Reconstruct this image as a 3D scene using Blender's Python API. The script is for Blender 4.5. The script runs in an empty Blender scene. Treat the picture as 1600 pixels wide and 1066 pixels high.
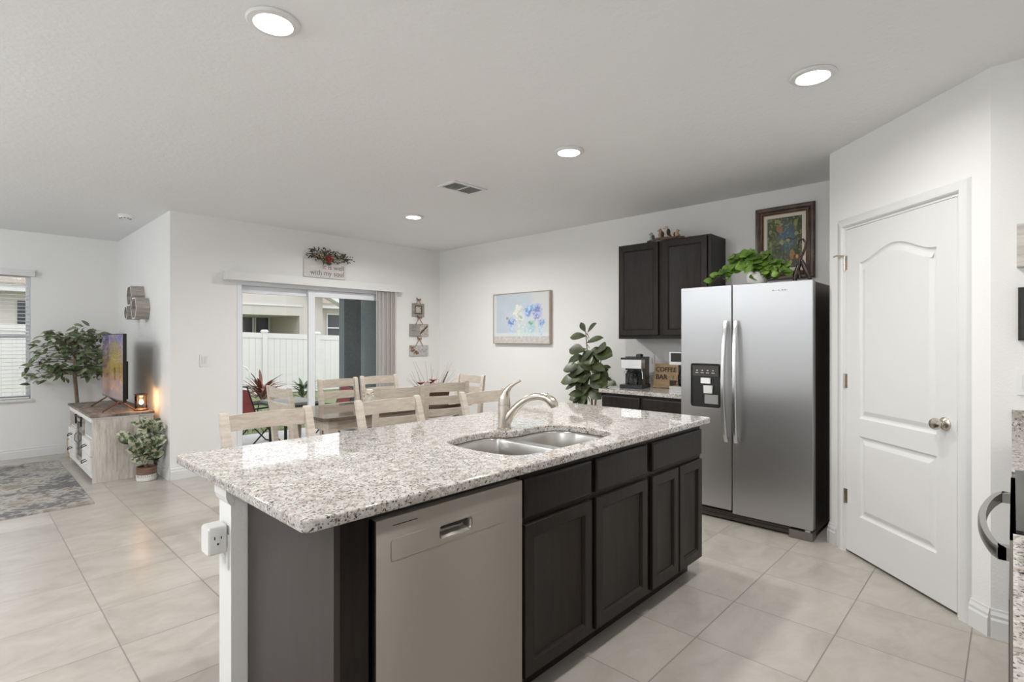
import bpy, bmesh, math, random
from mathutils import Vector, Matrix, noise
R = math.radians
PI = math.pi
rnd = random.Random(7)
S = bpy.context.scene
COL = S.collection

# ------------------------------------------------------------------ camera
cam = bpy.data.cameras.new('camera')
cam.lens = 825.0 / 1600 * 36
cam.sensor_width = 36
cam.shift_y = -2 / 1600
cam.clip_start = 0.02
camo = bpy.data.objects.new('camera', cam)
camo.location = (0, 0, 1.365)
camo.rotation_euler = (PI / 2, 0, -0.8115)
COL.objects.link(camo)
S.camera = camo

# ------------------------------------------------------------------ world, sun, exposure
w = bpy.data.worlds.new('world')
S.world = w
w.use_nodes = True
bg = w.node_tree.nodes['Background']
bg.inputs[0].default_value = (0.95, 0.965, 1.0, 1)
bg.inputs[1].default_value = 1.6
sun = bpy.data.lights.new('sun', 'SUN')
sun.energy = 0.7
sun.angle = R(8)
suno = bpy.data.objects.new('sun', sun)
suno.rotation_euler = (R(42), 0, R(-25))
COL.objects.link(suno)
vs = S.view_settings
vs.view_transform = 'Standard'
vs.look = 'None'
vs.gamma = 1
vs.use_curve_mapping = False
vs.exposure = 0.05
CAN_POWER = 14.5

CEIL = 2.62
YS = 5.93      # sliding door wall
XB = 4.74      # painting wall
XT = 1.43      # television wall
YL = 8.30      # living room far wall
XW = -3.2      # far left wall
YK = -0.68     # wall behind the cooking run

# ------------------------------------------------------------------ material helpers
def new_mat(name):
    m = bpy.data.materials.new(name)
    m.use_nodes = True
    nt = m.node_tree
    return m, nt, nt.nodes['Principled BSDF']

def N(nt, t, **k):
    n = nt.nodes.new(t)
    for a, b in k.items():
        setattr(n, a, b)
    return n

def coords(nt, scale=(1, 1, 1), world=False):
    mp = N(nt, 'ShaderNodeMapping')
    mp.inputs['Scale'].default_value = scale
    if world:
        g = N(nt, 'ShaderNodeNewGeometry')
        nt.links.new(g.outputs['Position'], mp.inputs[0])
    else:
        g = N(nt, 'ShaderNodeTexCoord')
        nt.links.new(g.outputs['Object'], mp.inputs[0])
    return mp.outputs[0]

def ramp(nt, fac, stops):
    r = N(nt, 'ShaderNodeValToRGB')
    el = r.color_ramp.elements
    while len(el) < len(stops):
        el.new(0.5)
    for e, (p, c) in zip(el, stops):
        e.position = p
        e.color = (c[0], c[1], c[2], 1)
    nt.links.new(fac, r.inputs[0])
    return r.outputs[0]

def pbr(name, col, rough=0.5, metal=0.0, col2=None, nscale=8, stretch=(1, 1, 1), lo=0.35, hi=0.65,
        bump=None, coat=0.0, spec=0.5, aniso=0.0, trans=0.0, sub=0, world=False, rvar=0):
    m, nt, b = new_mat(name)
    b.inputs['Base Color'].default_value = (*col, 1)
    b.inputs['Roughness'].default_value = rough
    b.inputs['Metallic'].default_value = metal
    b.inputs['Specular IOR Level'].default_value = spec
    b.inputs['Coat Weight'].default_value = coat
    b.inputs['Anisotropic'].default_value = aniso
    b.inputs['Transmission Weight'].default_value = trans
    if col2 is not None or rvar:
        n = N(nt, 'ShaderNodeTexNoise')
        n.inputs['Scale'].default_value = nscale
        n.inputs['Detail'].default_value = 5
        n.inputs['Roughness'].default_value = 0.6
        nt.links.new(coords(nt, stretch, world), n.inputs['Vector'])
        if col2 is not None:
            nt.links.new(ramp(nt, n.outputs[0], [(lo, col), (hi, col2)]), b.inputs['Base Color'])
        if rvar:
            mr = N(nt, 'ShaderNodeMapRange')
            mr.inputs[3].default_value = max(0.02, rough - rvar)
            mr.inputs[4].default_value = rough + rvar
            nt.links.new(n.outputs[0], mr.inputs[0])
            nt.links.new(mr.outputs[0], b.inputs['Roughness'])
    if bump:
        sc, st, dist = bump[:3]
        n2 = N(nt, 'ShaderNodeTexNoise')
        n2.inputs['Scale'].default_value = sc
        n2.inputs['Detail'].default_value = 3
        nt.links.new(coords(nt, bump[3] if len(bump) > 3 else (1, 1, 1), world), n2.inputs['Vector'])
        bp = N(nt, 'ShaderNodeBump')
        bp.inputs['Strength'].default_value = st
        bp.inputs['Distance'].default_value = dist
        nt.links.new(n2.outputs[0], bp.inputs['Height'])
        nt.links.new(bp.outputs[0], b.inputs['Normal'])
    return m

def brushed(m, tangent):
    nt = m.node_tree
    c = N(nt, 'ShaderNodeCombineXYZ')
    for i in range(3): c.inputs[i].default_value = tangent[i]
    nt.links.new(c.outputs[0], nt.nodes['Principled BSDF'].inputs['Tangent'])
    return m

def emis(name, col, strength):
    m, nt, b = new_mat(name)
    b.inputs['Base Color'].default_value = (*col, 1)
    b.inputs['Emission Color'].default_value = (*col, 1)
    b.inputs['Emission Strength'].default_value = strength
    return m

def vcol_mat(name, rough=0.6, emit=0.0, bump=None):
    m, nt, b = new_mat(name)
    a = N(nt, 'ShaderNodeAttribute', attribute_name='paint')
    nt.links.new(a.outputs['Color'], b.inputs['Base Color'])
    b.inputs['Roughness'].default_value = rough
    if emit:
        nt.links.new(a.outputs['Color'], b.inputs['Emission Color'])
        b.inputs['Emission Strength'].default_value = emit
    if bump:
        n2 = N(nt, 'ShaderNodeTexNoise')
        n2.inputs['Scale'].default_value = bump[0]
        bp = N(nt, 'ShaderNodeBump')
        bp.inputs['Strength'].default_value = bump[1]
        bp.inputs['Distance'].default_value = bump[2]
        nt.links.new(coords(nt), n2.inputs['Vector'])
        nt.links.new(n2.outputs[0], bp.inputs['Height'])
        nt.links.new(bp.outputs[0], b.inputs['Normal'])
    return m

def glass_mat(name, tint=(0.97, 0.985, 0.99), ior=1.45, mx=1.0):
    m = bpy.data.materials.new(name)
    m.use_nodes = True
    nt = m.node_tree
    nt.nodes.clear()
    o = N(nt, 'ShaderNodeOutputMaterial')
    t = N(nt, 'ShaderNodeBsdfTransparent')
    t.inputs[0].default_value = (*tint, 1)
    g = N(nt, 'ShaderNodeBsdfGlossy')
    g.inputs['Roughness'].default_value = 0.02
    f = N(nt, 'ShaderNodeFresnel')
    f.inputs[0].default_value = ior
    mix = N(nt, 'ShaderNodeMixShader')
    nt.links.new(f.outputs[0], mix.inputs[0])
    nt.links.new(t.outputs[0], mix.inputs[1])
    nt.links.new(g.outputs[0], mix.inputs[2])
    nt.links.new(mix.outputs[0], o.inputs[0])
    return m

def tile_mat():
    m, nt, b = new_mat('porcelain_tile')
    g = N(nt, 'ShaderNodeNewGeometry')
    sp = N(nt, 'ShaderNodeSeparateXYZ')
    nt.links.new(g.outputs['Position'], sp.inputs[0])
    def mth(op, a, v=None, c=None):
        n = N(nt, 'ShaderNodeMath', operation=op)
        for i, x in enumerate((a, v, c)):
            if x is None:
                continue
            if isinstance(x, (int, float)):
                n.inputs[i].default_value = x
            else:
                nt.links.new(x, n.inputs[i])
        return n.outputs[0]
    P = 0.4572
    gx = mth('DIVIDE', mth('SUBTRACT', sp.outputs[0], 0.506 - 20 * P), P)
    gy = mth('DIVIDE', mth('SUBTRACT', sp.outputs[1], 1.055 - 20 * P), P)
    hw = 0.0058
    def line(q):
        f = mth('FRACT', q)
        d = mth('ABSOLUTE', mth('SUBTRACT', f, 0.5))
        return mth('GREATER_THAN', d, 0.5 - hw)
    ln = mth('MAXIMUM', line(gx), line(gy))
    cid = N(nt, 'ShaderNodeCombineXYZ')
    nt.links.new(mth('FLOOR', gx), cid.inputs[0])
    nt.links.new(mth('FLOOR', gy), cid.inputs[1])
    wn = N(nt, 'ShaderNodeTexWhiteNoise')
    nt.links.new(cid.outputs[0], wn.inputs[0])
    # veined body, each tile shifted
    add = N(nt, 'ShaderNodeVectorMath', operation='MULTIPLY_ADD')
    nt.links.new(wn.outputs['Color'], add.inputs[0])
    add.inputs[1].default_value = (9, 9, 9)
    nt.links.new(g.outputs['Position'], add.inputs[2])
    mp = N(nt, 'ShaderNodeMapping')
    mp.inputs['Scale'].default_value = (1.6, 2.6, 1)
    mp.inputs['Rotation'].default_value = (0, 0, 0.5)
    nt.links.new(add.outputs[0], mp.inputs[0])
    n1 = N(nt, 'ShaderNodeTexNoise')
    n1.inputs['Scale'].default_value = 2.2
    n1.inputs['Detail'].default_value = 8
    n1.inputs['Roughness'].default_value = 0.65
    n1.inputs['Distortion'].default_value = 0.6
    nt.links.new(mp.outputs[0], n1.inputs['Vector'])
    body = ramp(nt, n1.outputs[0], [(0.28, (0.41, 0.375, 0.33)), (0.5, (0.465, 0.432, 0.388)), (0.74, (0.515, 0.485, 0.442))])
    hs = N(nt, 'ShaderNodeHueSaturation')
    mr = N(nt, 'ShaderNodeMapRange')
    mr.inputs[3].default_value = 0.95
    mr.inputs[4].default_value = 1.05
    nt.links.new(wn.outputs['Value'], mr.inputs[0])
    nt.links.new(mr.outputs[0], hs.inputs['Value'])
    nt.links.new(body, hs.inputs['Color'])
    mix = N(nt, 'ShaderNodeMix', data_type='RGBA')
    nt.links.new(ln, mix.inputs[0])
    nt.links.new(hs.outputs[0], mix.inputs[6])
    mix.inputs[7].default_value = (0.27, 0.25, 0.22, 1)
    nt.links.new(mix.outputs[2], b.inputs['Base Color'])
    rr = N(nt, 'ShaderNodeMapRange')
    rr.inputs[3].default_value = 0.27
    rr.inputs[4].default_value = 0.7
    nt.links.new(ln, rr.inputs[0])
    nt.links.new(rr.outputs[0], b.inputs['Roughness'])
    bp = N(nt, 'ShaderNodeBump', invert=True)
    bp.inputs['Strength'].default_value = 0.5
    bp.inputs['Distance'].default_value = 0.002
    nt.links.new(ln, bp.inputs['Height'])
    nt.links.new(bp.outputs[0], b.inputs['Normal'])
    return m

def granite_mat():
    m, nt, b = new_mat('speckled_granite')
    v = coords(nt, world=True)
    n0 = N(nt, 'ShaderNodeTexNoise'); n0.inputs['Scale'].default_value = 22; n0.inputs['Detail'].default_value = 4
    nt.links.new(v, n0.inputs['Vector'])
    base = ramp(nt, n0.outputs[0], [(0.36, (0.39, 0.345, 0.305)), (0.48, (0.52, 0.49, 0.455)), (0.64, (0.60, 0.585, 0.565))])
    def spots(scale, rand_hi, colour, prev, warp):
        vo = N(nt, 'ShaderNodeTexVoronoi'); vo.inputs['Scale'].default_value = scale
        wn = N(nt, 'ShaderNodeTexNoise'); wn.inputs['Scale'].default_value = scale * 1.4; wn.inputs['Detail'].default_value = 2
        nt.links.new(v, wn.inputs['Vector'])
        ad = N(nt, 'ShaderNodeVectorMath', operation='MULTIPLY_ADD')
        nt.links.new(wn.outputs['Color'], ad.inputs[0]); ad.inputs[1].default_value = (warp,) * 3
        nt.links.new(v, ad.inputs[2]); nt.links.new(ad.outputs[0], vo.inputs['Vector'])
        sp = N(nt, 'ShaderNodeSeparateColor'); nt.links.new(vo.outputs['Color'], sp.inputs[0])
        lt = N(nt, 'ShaderNodeMath', operation='LESS_THAN'); lt.inputs[1].default_value = rand_hi
        nt.links.new(sp.outputs[0], lt.inputs[0])
        mx = N(nt, 'ShaderNodeMix', data_type='RGBA')
        nt.links.new(lt.outputs[0], mx.inputs[0]); nt.links.new(prev, mx.inputs[6]); mx.inputs[7].default_value = (*colour, 1)
        return mx.outputs[2]
    c = spots(130, 0.16, (0.42, 0.385, 0.35), base, 0.012)
    c = spots(170, 0.12, (0.24, 0.215, 0.19), c, 0.010)
    c = spots(200, 0.085, (0.06, 0.05, 0.045), c, 0.008)
    c = spots(150, 0.10, (0.64, 0.63, 0.61), c, 0.010)
    nt.links.new(c, b.inputs['Base Color'])
    b.inputs['Roughness'].default_value = 0.035
    b.inputs['Specular IOR Level'].default_value = 0.65
    return m

def plank_mat(name, c1, c2, c3, sx=(1, 14, 1), seams=None):
    m, nt, b = new_mat(name)
    v = coords(nt, sx)
    n = N(nt, 'ShaderNodeTexNoise'); n.inputs['Scale'].default_value = 3.5; n.inputs['Detail'].default_value = 8
    n.inputs['Roughness'].default_value = 0.7
    nt.links.new(v, n.inputs['Vector'])
    nt.links.new(ramp(nt, n.outputs[0], [(0.3, c1), (0.5, c2), (0.7, c3)]), b.inputs['Base Color'])
    b.inputs['Roughness'].default_value = 0.6
    bp = N(nt, 'ShaderNodeBump'); bp.inputs['Strength'].default_value = 0.25; bp.inputs['Distance'].default_value = 0.002
    nt.links.new(n.outputs[0], bp.inputs['Height']); nt.links.new(bp.outputs[0], b.inputs['Normal'])
    return m

M = {}
M['wall'] = pbr('painted_wall', (0.86, 0.855, 0.84), 0.75, bump=(110, 0.22, 0.004), world=True)
M['wall_white'] = M['wall']
M['ceiling'] = pbr('knockdown_ceiling', (0.87, 0.875, 0.88), 0.85, bump=(38, 0.35, 0.006), world=True)
M['trim'] = pbr('semigloss_white', (0.77, 0.77, 0.765), 0.34)
M['tile'] = tile_mat()
M['granite'] = granite_mat()
M['espresso'] = pbr('espresso_wood', (0.021, 0.015, 0.012), 0.38, spec=0.28, col2=(0.012, 0.0085, 0.007), nscale=6, stretch=(7, 7, 0.8), bump=(9, 0.12, 0.002, (9, 9, 0.8)))
M['espresso_panel'] = pbr('espresso_end_panel', (0.050, 0.040, 0.038), 0.42, spec=0.4, col2=(0.043, 0.034, 0.031), nscale=5, stretch=(6, 6, 1))
M['steel'] = brushed(pbr('brushed_stainless', (0.50, 0.465, 0.42), 0.37, 1.0, aniso=0.98), (0, 0, 1))
M['basin'] = pbr('satin_basin_steel', (0.56, 0.545, 0.52), 0.28, 1.0)
M['steel_v'] = brushed(pbr('brushed_stainless_upright', (0.52, 0.52, 0.525), 0.36, 1.0, aniso=0.7), (0, 1, 0))
M['nickel'] = pbr('brushed_nickel', (0.62, 0.57, 0.50), 0.25, 1.0)
M['satin'] = pbr('satin_metal', (0.68, 0.68, 0.68), 0.22, 1.0)
M['dark_side'] = pbr('dark_fridge_side', (0.085, 0.060, 0.048), 0.32, 0.5)
M['black'] = pbr('black_plastic', (0.012, 0.012, 0.012), 0.25)
M['black_matt'] = pbr('matt_black', (0.02, 0.018, 0.017), 0.6)
M['grey_plastic'] = pbr('grey_plastic', (0.28, 0.27, 0.26), 0.45)
M['white_plastic'] = pbr('white_plastic', (0.85, 0.85, 0.83), 0.35)
M['vinyl'] = pbr('white_vinyl', (0.84, 0.86, 0.90), 0.4)
M['vane'] = pbr('blind_vane', (0.86, 0.83, 0.80), 0.65)
M['glass'] = glass_mat('window_glass')
M['clear'] = glass_mat('clear_glass', (0.9, 0.93, 0.93), 1.5)
M['wash'] = pbr('whitewashed_oak', (0.50, 0.43, 0.36), 0.5, col2=(0.62, 0.56, 0.49), nscale=5, stretch=(2, 2, 12), bump=(20, 0.1, 0.001, (1, 1, 6)))
M['wash_h'] = pbr('whitewashed_oak_rail', (0.48, 0.41, 0.34), 0.5, col2=(0.60, 0.54, 0.465), nscale=5, stretch=(2, 12, 12), bump=(20, 0.1, 0.001, (2, 12, 12)))
M['table_top'] = pbr('brown_stained_table', (0.085, 0.058, 0.045), 0.09, spec=0.9, col2=(0.13, 0.095, 0.075), nscale=4, stretch=(1.5, 14, 1))
M['leaf'] = pbr('dark_leaf', (0.040, 0.075, 0.022), 0.4, col2=(0.10, 0.155, 0.05), nscale=9)
M['leaf_ficus'] = pbr('ficus_leaf', (0.045, 0.075, 0.032), 0.33, col2=(0.27, 0.32, 0.17), nscale=10, lo=0.36, hi=0.64)
M['leaf_fig'] = pbr('fig_leaf', (0.020, 0.034, 0.012), 0.35, col2=(0.10, 0.12, 0.045), nscale=7, lo=0.38, hi=0.68)
M['leaf_pothos'] = pbr('pothos_leaf', (0.055, 0.13, 0.014), 0.35, col2=(0.20, 0.33, 0.06), nscale=14)
M['leaf_cream'] = pbr('variegated_leaf', (0.52, 0.52, 0.38), 0.4, col2=(0.06, 0.10, 0.04), nscale=26, lo=0.44, hi=0.55)
M['leaf_burgundy'] = pbr('burgundy_leaf', (0.060, 0.016, 0.016), 0.35, col2=(0.03, 0.05, 0.025), nscale=20)
M['bark'] = pbr('bark', (0.13, 0.085, 0.055), 0.8, col2=(0.25, 0.18, 0.13), nscale=14, stretch=(4, 4, 1))
M['soil'] = pbr('soil', (0.04, 0.028, 0.02), 0.9, col2=(0.08, 0.055, 0.04), nscale=60)
M['terracotta'] = pbr('beige_basket', (0.42, 0.32, 0.22), 0.8, col2=(0.5, 0.4, 0.29), nscale=30)
M['ceramic'] = pbr('white_ceramic', (0.80, 0.79, 0.76), 0.35, col2=(0.66, 0.65, 0.62), nscale=10)
M['gold_wood'] = pbr('dark_walnut_frame', (0.040, 0.014, 0.007), 0.30, col2=(0.12, 0.05, 0.022), nscale=9, stretch=(2, 1, 1), lo=0.42, hi=0.72)
M['sculpt'] = pbr('dark_polished_wood', (0.018, 0.008, 0.005), 0.25, col2=(0.10, 0.035, 0.015), nscale=14, lo=0.5, hi=0.7)
M['gold_edge'] = pbr('gilt_slip', (0.36, 0.22, 0.11), 0.4)
M['mat_board'] = pbr('cream_mat_board', (0.78, 0.73, 0.64), 0.8)
M['twig'] = pbr('dry_twig', (0.10, 0.06, 0.04), 0.8, col2=(0.2, 0.13, 0.09), nscale=30)
M['rustic'] = pbr('greyed_wood', (0.30, 0.27, 0.235), 0.75, col2=(0.52, 0.48, 0.43), nscale=7, stretch=(1, 1, 5))
M['stand_wash'] = plank_mat('distressed_white_wood', (0.40, 0.35, 0.30), (0.66, 0.61, 0.55), (0.80, 0.77, 0.72), (9, 9, 1.1))
M['stand_white'] = pbr('white_painted_wood', (0.82, 0.80, 0.77), 0.5)
M['rust'] = pbr('brown_metal', (0.14, 0.06, 0.035), 0.5, 0.3)
M['concrete'] = pbr('concrete_slab', (0.70, 0.68, 0.65), 0.85, col2=(0.78, 0.77, 0.74), nscale=12)
M['grass'] = pbr('lawn', (0.20, 0.235, 0.10), 0.9, col2=(0.36, 0.40, 0.20), nscale=30, bump=(120, 0.8, 0.03))
M['fence'] = pbr('fence_vinyl', (0.76, 0.735, 0.72), 0.5)
M['stucco'] = pbr('cream_stucco', (0.63, 0.58, 0.535), 0.9, bump=(60, 0.4, 0.01))
M['stucco_blue'] = pbr('blue_grey_stucco', (0.20, 0.25, 0.27), 0.95, col2=(0.27, 0.32, 0.34), nscale=40, bump=(70, 0.8, 0.012))
M['shingle'] = pbr('asphalt_shingle', (0.30, 0.25, 0.21), 0.9, col2=(0.48, 0.41, 0.35), nscale=18, stretch=(1, 4, 4))
M['dark_glass'] = pbr('dark_window_glass', (0.035, 0.04, 0.045), 0.12)
M['red_sling'] = pbr('red_sling_fabric', (0.36, 0.04, 0.038), 0.8, col2=(0.46, 0.08, 0.065), nscale=40)
M['dk_metal'] = pbr('black_powder_coated_metal', (0.02, 0.022, 0.02), 0.45)
M['mulch'] = pbr('dark_mulch', (0.06, 0.05, 0.04), 0.95, col2=(0.20, 0.19, 0.18), nscale=60)
M['red_leaf'] = pbr('red_cordyline_leaf', (0.28, 0.035, 0.04), 0.45, col2=(0.09, 0.07, 0.035), nscale=14)
M['paint'] = vcol_mat('oil_paint', 0.55, bump=(90, 0.25, 0.002))
M['paint_rug'] = vcol_mat('wool_pile', 0.95, bump=(260, 0.6, 0.004))
M['screen'] = vcol_mat('television_screen', 0.12, emit=0.30)
M['vent_back'] = pbr('vent_back', (0.5, 0.5, 0.5), 0.7)
M['globe'] = emis('fill_globe', (0.91, 0.955, 1.0), 4)  # glow of the added fill globes
M['bulb'] = emis('warm_bulb', (1.0, 0.62, 0.28), 26)
M['led'] = emis('led_diffuser', (1.0, 0.97, 0.92), 14)

# ------------------------------------------------------------------ object helpers
def tag(o, label=None, cat=None, group=None, kind=None):
    if label: o['label'] = label
    if cat: o['category'] = cat
    if group: o['group'] = group
    if kind: o['kind'] = kind
    return o

def thing(name, label, cat, loc=(0, 0, 0), rz=0.0, group=None):
    o = bpy.data.objects.new(name, None)
    o.empty_display_size = 0.1
    o.location = loc
    o.rotation_euler = (0, 0, rz)
    COL.objects.link(o)
    return tag(o, label, cat, group)

def wloc(o):
    v = Vector((0, 0, 0))
    while o is not None:
        v += Vector(o.location)
        o = o.parent
    return v

def frame(origin, rz=0.0):
    """local x = along the face, local -y = outward, local z = up"""
    return Matrix.Translation(origin) @ Matrix.Rotation(rz, 4, 'Z')

def finish(me, name, mats, parent, top_origin=True):
    """mesh in world coordinates becomes an object with a sensible origin"""
    if not isinstance(mats, (list, tuple)):
        mats = [mats]
    for m in mats:
        me.materials.append(m)
    o = bpy.data.objects.new(name, me)
    if parent is not None:
        off = wloc(parent)
        me.transform(Matrix.Translation(-off))
        o.parent = parent
    elif top_origin and len(me.vertices):
        xs = [v.co.x for v in me.vertices]; ys = [v.co.y for v in me.vertices]; zs = [v.co.z for v in me.vertices]
        off = Vector(((min(xs) + max(xs)) / 2, (min(ys) + max(ys)) / 2, min(zs)))
        me.transform(Matrix.Translation(-off))
        o.location = off
    COL.objects.link(o)
    return o

class MB:
    def __init__(s, M4=None):
        s.bm = bmesh.new()
        s.M = M4 or Matrix.Identity(4)
        s.mi = 0
    def v(s, p):
        return s.bm.verts.new(s.M @ Vector(p))
    def f(s, vs):
        try:
            fc = s.bm.faces.new(vs)
            fc.material_index = s.mi
            return fc
        except ValueError:
            return None
    def box(s, x0, y0, z0, x1, y1, z1):
        x0, x1 = min(x0, x1), max(x0, x1); y0, y1 = min(y0, y1), max(y0, y1); z0, z1 = min(z0, z1), max(z0, z1)
        a = [s.v(p) for p in ((x0, y0, z0), (x1, y0, z0), (x1, y1, z0), (x0, y1, z0), (x0, y0, z1), (x1, y0, z1), (x1, y1, z1), (x0, y1, z1))]
        for q in ((0, 3, 2, 1), (4, 5, 6, 7), (0, 1, 5, 4), (1, 2, 6, 5), (2, 3, 7, 6), (3, 0, 4, 7)):
            s.f([a[i] for i in q])
        return s
    def hexa(s, b, t):
        a = [s.v(p) for p in list(b) + list(t)]
        for q in ((0, 3, 2, 1), (4, 5, 6, 7), (0, 1, 5, 4), (1, 2, 6, 5), (2, 3, 7, 6), (3, 0, 4, 7)):
            s.f([a[i] for i in q])
        return s
    def rings(s, rings, cap0=True, cap1=True, closed=True):
        rs = [[s.v(p) for p in r] for r in rings]
        n = len(rs[0])
        for a, b in zip(rs, rs[1:]):
            for i in range(n if closed else n - 1):
                j = (i + 1) % n
                s.f([a[i], a[j], b[j], b[i]])
        if cap0 and closed: s.f(list(reversed(rs[0])))
        if cap1 and closed: s.f(rs[-1])
        return s
    def lathe(s, c, prof, n=24, axis='z', cap0=True, cap1=True):
        rr = []
        for r, h in prof:
            ring = []
            for i in range(n):
                t = 2 * PI * i / n
                a, b = r * math.cos(t), r * math.sin(t)
                if axis == 'z': ring.append((c[0] + a, c[1] + b, c[2] + h))
                elif axis == 'y': ring.append((c[0] + a, c[1] + h, c[2] - b))
                else: ring.append((c[0] + h, c[1] + a, c[2] + b))
            rr.append(ring)
        return s.rings(rr, cap0, cap1)
    def cyl(s, c, r, h, n=20, axis='z'):
        return s.lathe(c, [(r, 0), (r, h)], n, axis)
    def tube(s, pts, rad, n=8, caps=True, sq=None):
        pts = [Vector(p) for p in pts]
        if not isinstance(rad, (list, tuple)): rad = [rad] * len(pts)
        rr = []
        up = None
        for i, p in enumerate(pts):
            d = (pts[min(i + 1, len(pts) - 1)] - pts[max(i - 1, 0)])
            if d.length < 1e-9: d = Vector((0, 0, 1))
            d.normalize()
            if up is None:
                up = Vector((0, 0, 1)) if abs(d.z) < 0.9 else Vector((0, 1, 0))
            x = d.cross(up)
            if x.length < 1e-6: x = d.cross(Vector((1, 0, 0)))
            x.normalize(); y = x.cross(d).normalized(); up = y
            r = rad[i]
            rx, ry = (r, r) if sq is None else (r, r * sq)
            rr.append([p + x * math.cos(2 * PI * k / n) * rx + y * math.sin(2 * PI * k / n) * ry for k in range(n)])
        return s.rings(rr, caps, caps)
    def bar(s, p, q, wx, wy, hint=(0, 0, 1)):
        p, q = Vector(p), Vector(q)
        d = (q - p).normalized(); h = Vector(hint)
        if abs(d.dot(h)) > 0.95: h = Vector((0, 1, 0))
        x = d.cross(h).normalized(); y = x.cross(d).normalized()
        r = lambda c: [c - x * wx / 2 - y * wy / 2, c + x * wx / 2 - y * wy / 2, c + x * wx / 2 + y * wy / 2, c - x * wx / 2 + y * wy / 2]
        return s.rings([r(p), r(q)])
    def ball(s, c, r, sc=(1, 1, 1), n=12, m=8):
        rr = []
        for j in range(1, m):
            t = PI * j / m
            rr.append([(c[0] + r * sc[0] * math.sin(t) * math.cos(2 * PI * i / n), c[1] + r * sc[1] * math.sin(t) * math.sin(2 * PI * i / n), c[2] - r * sc[2] * math.cos(t)) for i in range(n)])
        return s.rings(rr)
    def leaf(s, base, d, up, L, W, curl=0.25, fold=0.25, n=5, peak=0.45, tip=0.0):
        base, d, up = Vector(base), Vector(d).normalized(), Vector(up)
        x = d.cross(up)
        if x.length < 1e-4: x = d.cross(Vector((1, 0.3, 0)))
        x.normalize(); u = x.cross(d).normalized()
        prev = None
        for i in range(n + 1):
            t = i / n
            wv = W / 2 * max(0.03, math.sin(PI * min(1, t ** (math.log(0.5) / math.log(peak)))) ** 0.75) if i < n else W * tip / 2 + 0.0004
            c = base + d * (L * t) - u * (curl * L * t * t)
            row = [s.v_raw(c - x * wv + u * fold * wv), s.v_raw(c), s.v_raw(c + x * wv + u * fold * wv)]
            if prev:
                s.f([prev[0], prev[1], row[1], row[0]]); s.f([prev[1], prev[2], row[2], row[1]])
            prev = row
        return s
    def v_raw(s, p):
        return s.bm.verts.new(s.M @ Vector(p))
    def nested(s, outline, prof, off=None, cap=True):
        """outline: list of (u, v) ccw; prof: list of (inset, outward depth)"""
        rr = []
        for ins, dp in prof:
            o = offset_poly(outline, ins)
            rr.append([(a, -dp, b) for a, b in o])
        return s.rings(rr, cap0=False, cap1=cap)
    def build(s, name, mats, parent=None, bevel=0.0, seg=2, smooth=False, angle=35):
        bm = s.bm
        if bevel:
            bm.edges.ensure_lookup_table()
            es = [e for e in bm.edges if len(e.link_faces) == 2 and e.calc_face_angle(0) > R(angle)]
            if es:
                bmesh.ops.bevel(bm, geom=es, offset=bevel, segments=seg, affect='EDGES', profile=0.5, clamp_overlap=True)
        bmesh.ops.recalc_face_normals(bm, faces=bm.faces)
        me = bpy.data.meshes.new(name)
        bm.to_mesh(me)
        bm.free()
        if smooth or bevel:
            for p in me.polygons: p.use_smooth = True
            try: me.set_sharp_from_angle(angle=R(38))
            except Exception: pass
        o = finish(me, name, mats, parent)
        if bevel:
            o.modifiers.new('weighted_normal', 'WEIGHTED_NORMAL').keep_sharp = True
        return o

def offset_poly(P, d):
    if abs(d) < 1e-9: return list(P)
    n = len(P); out = []
    area = sum(P[i][0] * P[(i + 1) % n][1] - P[(i + 1) % n][0] * P[i][1] for i in range(n))
    sg = 1 if area > 0 else -1
    for i in range(n):
        p0, p1, p2 = Vector(P[i - 1]), Vector(P[i]), Vector(P[(i + 1) % n])
        a = (p1 - p0); b = (p2 - p1)
        if a.length < 1e-9 or b.length < 1e-9: out.append(tuple(p1)); continue
        a.normalize(); b.normalize()
        na = Vector((-a.y, a.x)) * sg; nb = Vector((-b.y, b.x)) * sg
        m = na + nb
        if m.length < 1e-6: m = na
        m.normalize()
        k = d / max(0.35, m.dot(na))
        out.append((p1.x + m.x * k, p1.y + m.y * k))
    return out

def rrect(x0, y0, x1, y1, r, n=5):
    pts = []
    for cx, cy, a0 in ((x1 - r, y1 - r, 0), (x0 + r, y1 - r, 90), (x0 + r, y0 + r, 180), (x1 - r, y0 + r, 270)):
        for i in range(n + 1):
            a = R(a0 + 90 * i / n)
            pts.append((cx + r * math.cos(a), cy + r * math.sin(a)))
    return pts

def smooth_poly(P, it=2):
    for _ in range(it):
        Q = []
        for i in range(len(P)):
            a, b = P[i], P[(i + 1) % len(P)]
            Q.append((a[0] * .75 + b[0] * .25, a[1] * .75 + b[1] * .25)); Q.append((a[0] * .25 + b[0] * .75, a[1] * .25 + b[1] * .75))
        P = Q
    return P

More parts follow.
